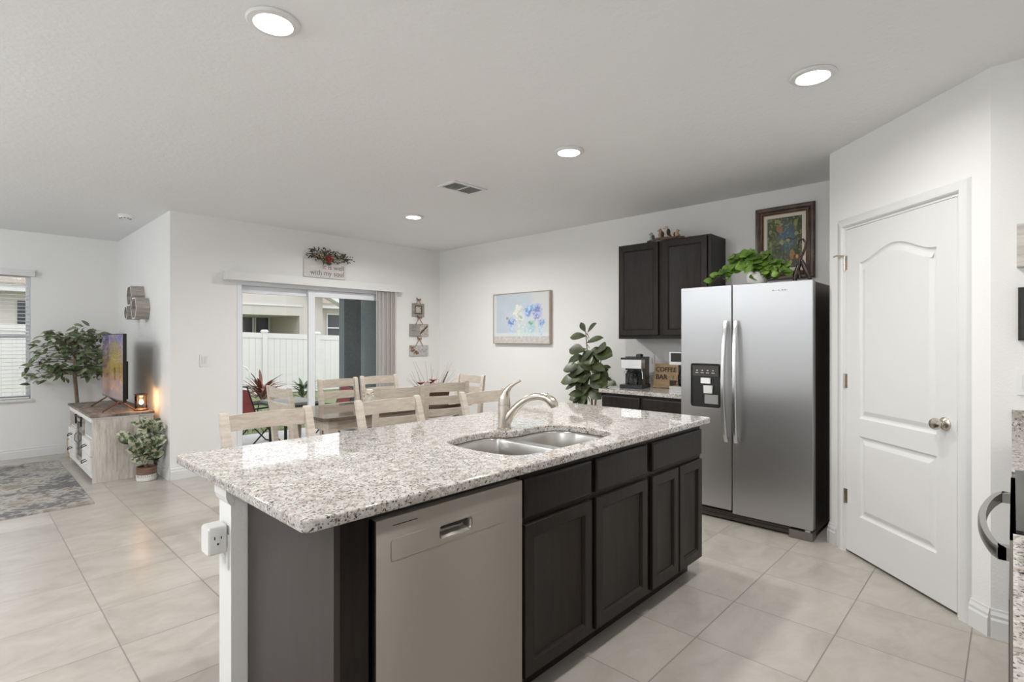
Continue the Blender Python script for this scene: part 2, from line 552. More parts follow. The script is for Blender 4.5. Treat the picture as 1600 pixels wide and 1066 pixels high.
def plate(outline, holes, z0, z1, M4, name, mat, parent=None, bevel=0.0, seg=3):
    """flat polygon with holes in local xy, from z0 to z1, mapped by M4"""
    cu = bpy.data.curves.new('tmp', 'CURVE'); cu.dimensions = '2D'; cu.fill_mode = 'BOTH'
    cu.extrude = (z1 - z0) / 2
    for poly in [outline] + holes:
        sp = cu.splines.new('POLY'); sp.points.add(len(poly) - 1)
        for i, (a, b) in enumerate(poly): sp.points[i].co = (a, b, 0, 1)
        sp.use_cyclic_u = True
    to = bpy.data.objects.new('tmp', cu); COL.objects.link(to)
    dg = bpy.context.evaluated_depsgraph_get(); dg.update()
    me = bpy.data.meshes.new_from_object(to.evaluated_get(dg))
    bpy.data.objects.remove(to); bpy.data.curves.remove(cu)
    me.transform(M4 @ Matrix.Translation((0, 0, (z0 + z1) / 2)))
    bm = bmesh.new(); bm.from_mesh(me)
    bmesh.ops.remove_doubles(bm, verts=bm.verts, dist=1e-5)
    if bevel:
        es = [e for e in bm.edges if len(e.link_faces) == 2 and e.calc_face_angle(0) > R(60)]
        bmesh.ops.bevel(bm, geom=es, offset=bevel, segments=seg, affect='EDGES', profile=0.5)
    bmesh.ops.recalc_face_normals(bm, faces=bm.faces)
    me2 = bpy.data.meshes.new(name); bm.to_mesh(me2); bm.free()
    bpy.data.meshes.remove(me)
    me2.materials.clear()
    if bevel:
        for p in me2.polygons: p.use_smooth = True
        try: me2.set_sharp_from_angle(angle=R(40))
        except Exception: pass
    o = finish(me2, name, mat, parent)
    if bevel:
        o.modifiers.new('weighted_normal', 'WEIGHTED_NORMAL').keep_sharp = True
    return o

XZ = Matrix(((1, 0, 0, 0), (0, 0, -1, 0), (0, 1, 0, 0), (0, 0, 0, 1)))   # local xy plane -> upright, +z -> -y (outward)

def text_obj(body, size, M4, mat, parent, name='lettering', depth=0.0015, align='CENTER', spacing=1.0, line=1.0, bold=0.0):
    cu = bpy.data.curves.new('tmp', 'FONT'); cu.body = body; cu.size = size; cu.extrude = depth
    cu.align_x = align; cu.space_character = spacing; cu.space_line = line; cu.offset = bold
    to = bpy.data.objects.new('tmp', cu); COL.objects.link(to)
    dg = bpy.context.evaluated_depsgraph_get(); dg.update()
    me = bpy.data.meshes.new_from_object(to.evaluated_get(dg))
    bpy.data.objects.remove(to); bpy.data.curves.remove(cu)
    me.materials.clear()
    me.transform(M4)
    me.name = name
    return finish(me, name, mat, parent)

def painted(name, wd, ht, nu, nv, fn, M4, mat, parent=None, zfn=None, thick=0.0):
    """grid in local xz plane facing -y (u 0..wd, v 0..ht) coloured by fn(u/wd, v/ht); with thick a closed slab"""
    bm = bmesh.new()
    lay = bm.verts.layers.float_color.new('paint')
    g = []
    for j in range(nv + 1):
        row = []
        for i in range(nu + 1):
            a, b = i / nu, j / nv
            z = zfn(a, b) if zfn else 0
            v = bm.verts.new(M4 @ Vector((a * wd, -z, b * ht)))
            c = fn(a, b); v[lay] = (c[0], c[1], c[2], 1)
            row.append(v)
        g.append(row)
    for j in range(nv):
        for i in range(nu):
            bm.faces.new([g[j][i], g[j][i + 1], g[j + 1][i + 1], g[j + 1][i]])
    if thick:
        n = [M4 @ Vector(p) for p in ((0, thick, 0), (wd, thick, 0), (wd, thick, ht), (0, thick, ht))]
        bk = [bm.verts.new(p) for p in n]
        for v in bk: v[lay] = (0.5, 0.45, 0.4, 1)
        bm.faces.new(list(reversed(bk)))
        bm.faces.new([bk[0], bk[1]] + [g[0][i] for i in range(nu, -1, -1)])
        bm.faces.new([bk[1], bk[2]] + [g[j][nu] for j in range(nv, -1, -1)])
        bm.faces.new([bk[2], bk[3]] + [g[nv][i] for i in range(0, nu + 1)])
        bm.faces.new([bk[3], bk[0]] + [g[j][0] for j in range(0, nv + 1)])
    me = bpy.data.meshes.new(name); bm.to_mesh(me); bm.free()
    return finish(me, name, mat, parent)

def copy_tree(o, parent=None):
    c = o.copy(); COL.objects.link(c); c.parent = parent
    for ch in [q for q in bpy.data.objects if q.parent == o]:
        copy_tree(ch, c)
    return c

def struct(o):
    o['kind'] = 'structure'
    return o

def mixc(a, b, t):
    t = max(0.0, min(1.0, t))
    return tuple(x + (y - x) * t for x, y in zip(a, b))

def fbm(x, y, s=0.0, o=4):
    return noise.fractal(Vector((x, y, s)), 1.0, 2.0, o) 

# ================================================================== THE ROOM
T = 0.14
mb = MB(); mb.box(XW - T, YK - T, -0.1, XB + T, YS + T, 0); mb.box(XW - T, YS + T, -0.1, XT + T, YL + T, 0)
struct(mb.build('floor', M['tile']))
mb = MB(); mb.box(XW - T, YK - T, CEIL, XB + T, YS + T, CEIL + 0.15); mb.box(XW - T, YS + T, CEIL, XT + T, YL + T, CEIL + 0.15)
struct(mb.build('ceiling', M['ceiling']))

# wall with the sliding door
SX0, SX1, SZ = 2.04, 3.96, 2.00
mb = MB()
mb.box(XT, YS, 0, SX0, YS + T, CEIL); mb.box(SX1, YS, 0, XB + T, YS + T, CEIL); mb.box(SX0, YS, SZ, SX1, YS + T, CEIL)
struct(mb.build('wall_back', M['wall']))
struct(MB().box(XB, 0.9, 0, XB + T, YS, CEIL).build('wall_right', M['wall']))
# television wall and living room far wall with its window
struct(MB().box(XT, YS + T, 0, XT + T, YL, CEIL).build('wall_television', M['wall']))
WX0, WX1, WZ0, WZ1 = -0.62, 0.60, 0.68, 2.13
mb = MB()
mb.box(WX1, YL, 0, XT + T, YL + T, CEIL); mb.box(XW - T, YL, 0, -2.6, YL + T, CEIL)
mb.box(-1.4, YL, 0, WX0, YL + T, CEIL)
mb.box(WX0, YL, 0, WX1, YL + T, WZ0); mb.box(WX0, YL, WZ1, WX1, YL + T, CEIL)
mb.box(-2.6, YL, 0, -1.4, YL + T, WZ0); mb.box(-2.6, YL, WZ1, -1.4, YL + T, CEIL)
struct(mb.build('wall_living', M['wall']))
# unseen far left wall, its two tall windows added for daylight
mb = MB()
for a, b in ((YK - T, 1.0), (2.6, 4.0), (5.6, YL)):
    mb.box(XW - T, a, 0, XW, b, CEIL)
for a, b in ((1.0, 2.6), (4.0, 5.6)):
    mb.box(XW - T, a, 0, XW, b, 0.6); mb.box(XW - T, a, 2.2, XW, b, CEIL)
struct(mb.build('wall_left', M['wall']))
struct(MB().box(XW, YK - T, 0, 3.28, YK, CEIL).build('wall_kitchen', M['wall']))
# side wall of the pantry, its 45 degree wall with the door and its return beside the refrigerator
P1, P2 = Vector((4.07, 0.90, 0)), Vector((3.28, 0.075, 0))
PL = (P2 - P1).length
PA = math.atan2((P2 - P1).y, (P2 - P1).x)
PF = frame(P1, PA)          # local x runs from the refrigerator corner to the range corner
struct(MB().box(3.28, YK - T, 0, 3.28 + T, 0.075, CEIL).build('wall_pantry_side', M['wall']))
struct(MB().box(4.07, 0.9 - T, 0, XB + T, 0.9, CEIL).build('wall_pantry_return', M['wall']))
DL0, DL1, DZ = 0.150, 0.985, 2.085
mb = MB(PF)
mb.box(0, 0, 0, DL0, 0.11, CEIL); mb.box(DL1, 0, 0, PL, 0.11, CEIL); mb.box(DL0, 0, DZ, DL1, 0.11, CEIL)
struct(mb.build('wall_pantry', M['wall']))
struct(MB().box(XB, YK - T, 0, XB + T, 0.9 - T, CEIL).build('wall_pantry_inside', M['wall']))
struct(MB().box(3.28 + T, YK - T, 0, XB, YK, CEIL).build('wall_pantry_rear', M['wall']))

def baseboard(name, M4, x0, x1, h=0.13):
    mb = MB(M4)
    prof = [(0, 0), (-0.016, 0), (-0.016, h * 0.62), (-0.011, h * 0.70), (-0.012, h * 0.80), (-0.006, h * 0.92), (-0.005, h), (0, h)]
    mb.rings([[(x0, y - 0.0005, z) for y, z in prof], [(x1, y - 0.0005, z) for y, z in prof]])
    return struct(mb.build(name, M['trim']))

baseboard('baseboard_back', frame((0, YS, 0)), XT, SX0 - 0.02)
baseboard('baseboard_back_right', frame((0, YS, 0)), SX1 + 0.02, XB)
baseboard('baseboard_right', frame((XB, YS, 0), -PI / 2), 0, YS - 2.83)
baseboard('baseboard_television', frame((XT, YL, 0), -PI / 2), 0, YL - YS)
baseboard('baseboard_living', frame((0, YL, 0)), XW, XT)
baseboard('baseboard_pantry_left', PF, 0, 0.075)
baseboard('baseboard_pantry_right', PF, 1.045, PL)
baseboard('baseboard_pantry_return', frame((0, 0.9, 0), PI), -4.66, -4.07)
baseboard('baseboard_pantry_side', frame((3.28, 0.075, 0), -PI / 2), 0, 0.09)
baseboard('baseboard_left', frame((XW, YK, 0), PI / 2), 0, YL - YK)
baseboard('baseboard_kitchen', frame((0, YK, 0), PI), 0.3, -XW)

# pantry door -------------------------------------------------------------
mb = MB(PF)
cas = [(0, 0), (0.010, 0.012), (0.016, 0.016), (0.050, 0.018), (0.058, 0.012), (0.062, 0)]
# casing as three mitred legs
def casing_leg(mb, pts, side):
    pass
for xa, xb, z0, z1 in ((DL0 - 0.062, DL0, 0, DZ), (DL1, DL1 + 0.062, 0, DZ)):
    inner = xb if xa < DL0 else xa
    outer = xa if xa < DL0 else xb
    def pr(z):
        k = 1 if outer < inner else -1
        zz = z if z == 0 else None
        return [((outer + k * a), -d, (z if z == 0 else z + (0.062 - a))) for a, d in cas]
    mb.rings([pr(0), pr(DZ)])
mb.rings([[(DL0 - 0.062 + a, -d, DZ + 0.062 - a) for a, d in cas], [(DL1 + 0.062 - a, -d, DZ + 0.062 - a) for a, d in cas]])
struct(mb.build('trim_1', M['trim'], smooth=True))
mb = MB(PF)   # jambs
mb.box(DL0, -0.002, 0, DL0 + 0.012, 0.105, DZ - 0.012); mb.box(DL1 - 0.012, -0.002, 0, DL1, 0.105, DZ - 0.012); mb.box(DL0, -0.002, DZ - 0.012, DL1, 0.105, DZ)
mb.box(DL0 + 0.012, 0.05, 0, DL0 + 0.024, 0.105, DZ - 0.012); mb.box(DL1 - 0.024, 0.05, 0, DL1 - 0.012, 0.105, DZ - 0.012)
struct(mb.build('trim_2', M['trim']))
la, lb, lz0, lz1 = DL0 + 0.015, DL1 - 0.015, 0.018, DZ - 0.015
door = struct(thing('door_1', 'white two panel arched pantry door with round satin knob', 'door', tuple(PF @ Vector(((la + lb) / 2, 0.02, 0)))))
pa, pb = la + 0.118, lb - 0.118
low = [(pa, 0.262), (pb, 0.262), (pb, 0.765), (pa, 0.765)]
nA = 26
top = [(pa, 0.875), (pb, 0.875)]
for i in range(nA + 1):
    t = i / nA
    x = pb + (pa - pb) * t
    q = abs(t - 0.5) * 2
    top.append((x, 1.845 + 0.078 * (0.5 + 0.5 * math.cos(PI * q)) ))
outl = [(la, lz0), (lb, lz0), (lb, lz1), (la, lz1)]
plate(outl, [list(low), list(top)], -0.033, 0.002, PF @ XZ, 'leaf_frame', M['trim'], door)
for nm, o in (('lower_panel', low), ('upper_panel', top)):
    mb = MB(PF); mb.nested(o, [(0, 0.002), (0.004, -0.003), (0.012, -0.008), (0.020, -0.009), (0.026, -0.008), (0.048, 0.0), (0.052, 0.0005)])
    mb.build(nm, M['trim'], door)
MB(PF).box(la + 0.01, 0.020, lz0 + 0.01, lb - 0.01, 0.033, lz1 - 0.01).build('leaf_core', M['trim'], door)
kx = lb - 0.066; kz = 0.94
k = MB(PF).lathe((kx, -0.002, kz), [(0.033, 0), (0.033, -0.006), (0.028, -0.011), (0.012, -0.014), (0.011, -0.028), (0.018, -0.036), (0.029, -0.048), (0.030, -0.058), (0.024, -0.068), (0.008, -0.073)], 28, 'y').build('door_knob', M['nickel'], door, smooth=True)
for hz in (0.36, 1.10, 1.86):
    h = MB(PF).box(DL0 - 0.004, -0.004, hz - 0.045, DL0 + 0.030, 0.000, hz + 0.045)
    h.cyl((DL0 + 0.013, -0.010, hz - 0.047), 0.006, 0.094, 10)
    h.build('hinge', M['nickel'], door)
MB(PF).tube([(DL0 + 0.013, -0.012, 1.905), (DL0 - 0.02, -0.045, 1.91), (DL0 - 0.035, -0.05, 1.905)], 0.006, 8).build('door_stop', M['nickel'], door)
MB(PF).box(lb - 0.003, -0.001, kz - 0.028, lb + 0.0008, 0.024, kz + 0.028).build('latch_plate', M['nickel'], door)

# sliding glass door --------------------------------------------------------
sd = struct(thing('window_1', 'white framed sliding glass patio door with two panels', 'sliding door', ((SX0 + SX1) / 2, YS + 0.05, 0)))
mb = MB()
g = 0.001
mb.box(SX0 + g, YS - 0.004, 0.001, SX0 + 0.045, YS + T, SZ - g); mb.box(SX1 - 0.045, YS - 0.004, 0.001, SX1 - g, YS + T, SZ - g)
mb.box(SX0 + 0.045, YS - 0.004, SZ - 0.05, SX1 - 0.045, YS + T, SZ - g); mb.box(SX0 + 0.045, YS - 0.004, 0.001, SX1 - 0.045, YS + T, 0.025)
mb.build('frame', M['vinyl'], sd, bevel=0.002)
def sash(nm, x0, x1, y, st=0.062, top=0.075, bot=0.09):
    z0, z1 = 0.03, SZ - 0.055
    m = MB()
    m.box(x0, y, z0, x0 + st, y + 0.035, z1); m.box(x1 - st, y, z0, x1, y + 0.035, z1)
    m.box(x0 + st, y, z1 - top, x1 - st, y + 0.035, z1); m.box(x0 + st, y, z0, x1 - st, y + 0.035, z0 + bot)
    s_ = m.build(nm, M['vinyl'], sd, bevel=0.003)
    MB().box(x0 + st, y + 0.014, z0 + bot, x1 - st, y + 0.020, z1 - top).build('pane', M['glass'], s_)
    return s_
sash('door_panel', SX0 + 0.047, 2.90, YS + 0.075, 0.035)
sash('door_panel', 2.835, SX1 - 0.047, YS + 0.030, 0.075)

# living room window --------------------------------------------------------
def sash_window(nm, x0, x1, z0, z1, y, label, rz=0.0, org=None):
    Fm = org or frame((0, y, 0))
    th = struct(thing(nm, label, 'window', tuple(Fm @ Vector(((x0 + x1) / 2, 0.07, z0)))))
    m = MB(Fm)
    e = 0.001
    for a in ((x0 + e, 0.055, z0 + e, x0 + 0.035, 0.12, z1 - e), (x1 - 0.035, 0.055, z0 + e, x1 - e, 0.12, z1 - e), (x0 + 0.035, 0.055, z1 - 0.035, x1 - 0.035, 0.12, z1 - e), (x0 + 0.035, 0.055, z0 + e, x1 - 0.035, 0.12, z0 + 0.035)):
        m.box(*a)
    zm = (z0 + z1) / 2
    m.box(x0 + 0.035, 0.06, zm - 0.02, x1 - 0.035, 0.10, zm + 0.025)
    m.build('window_frame', M['vinyl'], th, bevel=0.002)
    MB(Fm).box(x0 + 0.035, 0.080, z0 + 0.035, x1 - 0.035, 0.086, z1 - 0.035).build('pane', M['glass'], th)
    MB(Fm).box(x0 - 0.02, -0.03, z0 - 0.028, x1 + 0.02, 0.0, z0 - 0.0005).build('window_sill', M['trim'], th, bevel=0.003)
    return th
sash_window('window_2', WX0, WX1, WZ0, WZ1, YL, 'white framed living room window behind horizontal blinds')
sash_window('window_3', -2.6, -1.4, WZ0, WZ1, YL, 'unseen second living room window added for daylight left of the blinds')  # this and the following windows are out of view, put in for daylight
LF = frame((XW, 0, 0), PI / 2)
sash_window('window_4', 1.0, 2.6, 0.6, 2.2, 0, 'unseen window added for daylight in the far left wall', org=LF)
sash_window('window_5', 4.0, 5.6, 0.6, 2.2, 0, 'unseen window added for daylight in the far left wall near the living room', org=LF)

# blinds on the living room window
bl = thing('window_blind', 'white horizontal slat blind lowered over living room window', 'blind', ((WX0 + WX1) / 2, YL, WZ0))
MB().box(WX0 - 0.03, YL - 0.05, WZ1 - 0.03, WX1 + 0.035, YL - 0.002, WZ1 + 0.045).build('valance', M['trim'], bl, bevel=0.004)
mb = MB()
ns = 33
for i in range(ns):
    z = WZ0 + 0.035 + (WZ1 - 0.07 - WZ0) * i / (ns - 1)
    mb.hexa([(WX0 + 0.01, YL + 0.004, z), (WX1 - 0.01, YL + 0.004, z), (WX1 - 0.01, YL + 0.048, z + 0.005), (WX0 + 0.01, YL + 0.048, z + 0.005)],
            [(WX0 + 0.01, YL + 0.004, z + 0.002), (WX1 - 0.01, YL + 0.004, z + 0.002), (WX1 - 0.01, YL + 0.048, z + 0.007), (WX0 + 0.01, YL + 0.048, z + 0.007)])
mb.build('slats', M['trim'], bl)
mb = MB()
for x in (WX0 + 0.12, WX0 + 0.6, WX1 - 0.12, WX1 - 0.02):
    mb.cyl((x, YL + 0.002, WZ0 + 0.02), 0.0012, WZ1 - WZ0 - 0.04, 6)
mb.build('lift_cords', M['trim'], bl)
MB().box(WX0 + 0.01, YL + 0.006, WZ0 + 0.004, WX1 - 0.01, YL + 0.046, WZ0 + 0.022).build('bottom_rail', M['trim'], bl)

# vertical blind of the sliding door
vb = thing('vertical_blind', 'off-white vertical blind stacked at the right of the sliding door', 'blind', (3.0, YS, 0))
MB().box(1.90, YS - 0.11, 1.985, 4.04, YS - 0.0025, 2.075).build('valance', M['trim'], vb, bevel=0.006)
nv = 15
for i in range(nv):
    x = 3.69 + 0.285 * i / (nv - 1)
    a = R(48 + 4 * math.sin(i * 2.1))
    dx, dy = 0.043 * math.cos(a), 0.043 * math.sin(a)
    cy = YS - 0.058
    m = MB()
    m.rings([[(x - dx, cy - dy, z), (x + 0.005, cy, z), (x + dx, cy + dy, z), (x + dx + 0.001, cy + dy, z), (x + 0.007, cy, z), (x - dx + 0.001, cy - dy, z)] for z in (0.03, 1.984)])
    m.build('vane', M['vane'], vb)

# ================================================================== CEILING FITTINGS
lightspots = [(0.861, 2.113, 'recessed ceiling light above the near left end of the island'),
              (2.795, 0.688, 'recessed ceiling light in front of the pantry door'),
              (2.806, 2.142, 'recessed ceiling light above the far right end of the island'),
              (3.202, 4.419, 'recessed ceiling light above the dining table'),
              (1.83, 0.69, 'recessed ceiling light over the cooking aisle'),
              (-1.2, 0.9, 'unseen recessed fill light added over the far left aisle'),  # from here on, cans added out of view to brighten the room
              (-1.3, 3.2, 'unseen recessed fill light added left of the island'),
              (-1.3, 6.2, 'unseen recessed fill light added over the living room')
              ]
for i, (x, y, lab) in enumerate(lightspots):
    t = thing('recessed_light', lab, 'ceiling light', (x, y, CEIL), group='recessed ceiling lights')
    MB().lathe((x, y, CEIL), [(0.098, -0.0005), (0.100, -0.006), (0.094, -0.013), (0.074, -0.016), (0.069, -0.012), (0.069, -0.0005)], 36).build('trim_ring', M['trim'], t, smooth=True)
    MB().lathe((x, y, CEIL), [(0.068, -0.006), (0.068, -0.0135), (0.062, -0.0150)], 32).build('diffuser', M['led'], t)
    la_ = bpy.data.lights.new('can_light', 'AREA'); la_.shape = 'DISK'; la_.size = 0.14
    la_.energy = CAN_POWER * (0.52 if i == 1 else 0.9 if i == 4 else 1.25 if i == 2 else 2.2 if i == 3 else 1.0); la_.color = (1.0, 0.98, 0.955); la_.spread = R(165)
    lo = bpy.data.objects.new('can_light', la_); lo.location = (0, 0, -0.019); lo.parent = t
    COL.objects.link(lo)

for x, y, p_, lab in ((-1.5, 3.6, 70, 'unseen globe fill light added left of the island'), (-1.5, 6.7, 52, 'unseen globe fill light added in the living room'), (-1.7, 0.8, 30, 'unseen globe fill light added in the left part of the kitchen')):  # globes added out of view as fill, to even out the brightness
    t = thing('globe_fill_light', lab, 'ceiling light', (x, y, CEIL))
    MB().lathe((x, y, CEIL), [(0.09, -0.0005), (0.09, -0.02), (0.02, -0.03), (0.02, -0.06)], 24).build('canopy', M['trim'], t, smooth=True)
    MB().ball((x, y, CEIL - 0.20), 0.13, n=20, m=12).build('globe', M['globe'], t, smooth=True)
    for z_, e_ in ((-0.35, 0.75), (-0.055, 0.25)):
        pl_ = bpy.data.lights.new('globe_fill', 'POINT'); pl_.energy = p_ * e_; pl_.color = (0.91, 0.955, 1.0); pl_.shadow_soft_size = 0.10 if e_ > .5 else 0.02
        if e_ < 0.5: continue
        pl_.energy = p_
        po_ = bpy.data.objects.new('globe_fill', pl_); po_.location = (0, 0, z_ - 0.0); po_.parent = t; COL.objects.link(po_)

sm = thing('smoke_detector', 'small round white smoke detector on the ceiling', 'smoke detector', (1.175, 6.475, CEIL))
MB().lathe((1.175, 6.475, CEIL), [(0.068, -0.0005), (0.068, -0.010), (0.060, -0.014), (0.055, -0.032), (0.030, -0.042), (0.004, -0.044)], 28).build('housing', M['white_plastic'], sm, smooth=True)
mb = MB()
for k in range(10):
    a = 2 * PI * k / 10
    mb.box(1.175 + 0.046 * math.cos(a) - 0.006, 6.475 + 0.046 * math.sin(a) - 0.006, CEIL - 0.040, 1.175 + 0.046 * math.cos(a) + 0.006, 6.475 + 0.046 * math.sin(a) + 0.006, CEIL - 0.030)
mb.build('sensor_slots', M['grey_plastic'], sm)

vt = thing('ceiling_vent', 'white slotted air vent in the ceiling', 'vent', (2.87, 3.27, CEIL))
x0, x1, y0, y1 = 2.70, 3.05, 3.18, 3.40
mb = MB()
for a in ((x0, y0, x1, y0 + 0.025), (x0, y1 - 0.025, x1, y1), (x0, y0 + 0.025, x0 + 0.025, y1 - 0.025), (x1 - 0.025, y0 + 0.025, x1, y1 - 0.025)):
    mb.box(a[0], a[1], CEIL - 0.010, a[2], a[3], CEIL - 0.0005)
mb.build('vent_frame', M['trim'], vt, bevel=0.002)
mb = MB()
for i in range(9):
    y = y0 + 0.034 + i * (y1 - y0 - 0.062) / 8
    mb.hexa([(x0 + 0.025, y - 0.007, CEIL - 0.010), (x1 - 0.025, y - 0.007, CEIL - 0.010), (x1 - 0.025, y - 0.005, CEIL - 0.010), (x0 + 0.025, y - 0.005, CEIL - 0.010)],
            [(x0 + 0.025, y + 0.004, CEIL - 0.003), (x1 - 0.025, y + 0.004, CEIL - 0.003), (x1 - 0.025, y + 0.006, CEIL - 0.003), (x0 + 0.025, y + 0.006, CEIL - 0.003)])
mb.box((x0 + x1) / 2 - 0.006, y0 + 0.025, CEIL - 0.011, (x0 + x1) / 2 + 0.006, y1 - 0.025, CEIL - 0.003)
mb.build('louvres', M['trim'], vt)
MB().box(x0 + 0.025, y0 + 0.025, CEIL - 0.0025, x1 - 0.025, y1 - 0.025, CEIL - 0.0008).build('duct_opening', M['vent_back'], vt)

# ================================================================== ISLAND
DPROF = [(0, 0.0), (0, 0.016), (0.003, 0.020), (0.050, 0.020), (0.053, 0.017), (0.060, 0.013), (0.061, 0.009), (0.064, 0.008)]
def cab_door(Fm, u0, u1, v0, v1, parent, name='door', prof=DPROF):
    m = MB(Fm); m.nested([(u0, v0), (u1, v0), (u1, v1), (u0, v1)], prof)
    m.f([m.v((u0, 0, v0)), m.v((u0, 0, v1)), m.v((u1, 0, v1)), m.v((u1, 0, v0))])
    return m.build(name, M['espresso'], parent, smooth=True)
SPROF = [(0, 0.0), (0, 0.014), (0.004, 0.018), (0.010, 0.020), (0.012, 0.020)]
def cab_drawer(Fm, u0, u1, v0, v1, parent, name='drawer'):
    return cab_door(Fm, u0, u1, v0, v1, parent, name, SPROF)

YF = 1.32
IF = frame((0, YF, 0))
def base_unit(name, label, x0, x1, Fm, depth=0.58, zt=0.878, endL=False, endR=False):
    """carcass behind the face plane with a toe kick"""
    t = thing(name, label, 'cabinet', tuple(Fm @ Vector(((x0 + x1) / 2, depth / 2, 0))))
    m = MB(Fm)
    m.box(x0, 0, 0.10, x1, depth, 0.125); m.box(x0, 0, 0.125, x1, 0.018, 0.66)
    m.box(x0, 0.018, 0.125, x0 + 0.018, depth, 0.66); m.box(x1 - 0.018, 0.018, 0.125, x1, depth, 0.66)
    m.box(x0 + 0.018, depth - 0.018, 0.125, x1 - 0.018, depth, 0.66)
    m.box(x0, 0, 0.66, x1, 0.035, zt)            # face frame top
    m.box(x0, 0.035, 0.66, x0 + 0.018, depth, zt); m.box(x1 - 0.018, 0.035, 0.66, x1, depth, zt)
    m.box(x0 + 0.018, depth - 0.018, 0.66, x1 - 0.018, depth, zt)
    m.build('carcass', M['espresso'], t)
    MB(Fm).box(x0, 0.075, 0.001, x1, 0.09, 0.10).build('toe_kick', M['espresso'], t)
    return t
u1 = base_unit('sink_cabinet', 'dark espresso sink base cabinet with two doors next to the dishwasher', 1.430, 2.362, IF)
cab_door(IF, 1.440, 1.866, 0.115, 0.682, u1); cab_door(IF, 1.898, 2.338, 0.115, 0.682, u1)
cab_drawer(IF, 1.440, 1.866, 0.706, 0.850, u1, 'drawer_front'); cab_drawer(IF, 1.898, 2.338, 0.706, 0.850, u1, 'drawer_front')
u2 = base_unit('drawer_cabinet', 'dark espresso island end cabinet with one drawer above two narrow doors', 2.363, 2.975, IF)
cab_door(IF, 2.387, 2.668, 0.115, 0.682, u2); cab_door(IF, 2.684, 2.962, 0.115, 0.682, u2)
cab_drawer(IF, 2.387, 2.962, 0.706, 0.850, u2)
# finished end panel with its filler stile beside the dishwasher
ep = thing('island_end_panel', 'brown island end panel and dark filler beside the dishwasher', 'cabinet panel', (0.74, 1.6, 0))
MB().box(0.698, 1.322, 0.001, 0.716, 1.928, 0.878).build('side_panel', M['espresso_panel'], ep)
MB().box(0.7165, 1.322, 0.10, 0.803, 1.342, 0.878).build('filler_stile', M['espresso'], ep)
MB().box(0.7165, 1.395, 0.001, 0.803, 1.41, 0.10).build('toe_kick', M['espresso'], ep)
# knee wall behind the cabinets
mb = MB(); mb.box(0.645, 1.93, 0, 2.985, 2.045, 0.878)
struct(mb.build('wall_island', M['wall']))
mb = MB()
mb.rings([[(0.645 - o, 1.93 - 0.001, z), (0.645 - o, 2.046, z), (0.655, 2.046, z), (0.655, 1.929, z)] for o, z in ((0.001, 0.800), (0.010, 0.812), (0.016, 0.830), (0.016, 0.877))])
struct(mb.build('trim_3', M['trim']))
baseboard('baseboard_island', frame((0.645, 2.045, 0), -PI / 2), 0, 0.112)

# dishwasher
dw = thing('dishwasher', 'stainless steel dishwasher with a pocket handle in the island', 'dishwasher', (1.115, 1.6, 0))
MB().box(0.812, 1.335, 0.10, 1.422, 1.90, 0.858).build('tub', M['black_matt'], dw)
MB().box(0.812, 1.40, 0.001, 1.422, 1.42, 0.099).build('toe_kick', M['black_matt'], dw)
DF = frame((0, 1.333, 0))
ha, hb, hz0, hz1 = 1.040, 1.172, 0.742, 0.781
def rr_cw(*a): return rrect(*a)
plate([(0.812, 0.105), (1.421, 0.105), (1.421, 0.853), (0.812, 0.853)], [rrect(ha, hz0, hb, hz1, 0.010)], 0, 0.036, DF @ XZ, 'door', M['steel'], dw, bevel=0.0022, seg=2)
m = MB(DF); m.nested(rrect(ha, hz0, hb, hz1, 0.010), [(0, 0.034), (0.004, 0.026), (0.010, 0.006), (0.014, 0.004)])
m.build('pocket_handle', M['steel'], dw, smooth=True)
m = MB(DF); m.box(ha + 0.012, -0.030, hz1 - 0.011, hb - 0.012, -0.012, hz1 - 0.003)
m.build('handle_grip', M['black_matt'], dw)
# raised control strip with a thin seam around it
st = [(0.862, 0.722), (1.345, 0.722), (1.345, 0.792), (0.862, 0.792)]
plate(rrect(0.862, 0.726, 1.345, 0.790, 0.010), [rrect(ha - 0.003, hz0 - 0.003, hb + 0.003, hz1 + 0.003, 0.012)], 0.0362, 0.0372, DF @ XZ, 'control_strip', M['steel'], dw)
MB(DF).box(0.868, -0.0366, 0.8275, 0.954, -0.0358, 0.8300).build('vent_slot', M['black_matt'], dw)

# countertop with the sink cut-out
hole = [(1.50, 1.835), (1.69, 1.880), (1.80, 1.872), (1.87, 1.805), (1.94, 1.785), (2.03, 1.800), (2.155, 1.790), (2.215, 1.745), (2.235, 1.640), (2.225, 1.450),
        (2.150, 1.385), (1.960, 1.375), (1.710, 1.375), (1.560, 1.380), (1.490, 1.420), (1.462, 1.560), (1.470, 1.760)]
hole = smooth_poly(hole, 2)
co = plate(rrect(0.592, 1.272, 3.030, 2.385, 0.028, 5), [hole], 0.880, 0.914, Matrix.Identity(4), 'island_countertop', M['granite'], None, bevel=0.007, seg=3)
tag(co, 'speckled white and brown granite countertop of the island', 'countertop')

sk = thing('sink', 'double bowl stainless steel undermount sink in the island', 'sink', (1.85, 1.6, 0.68))
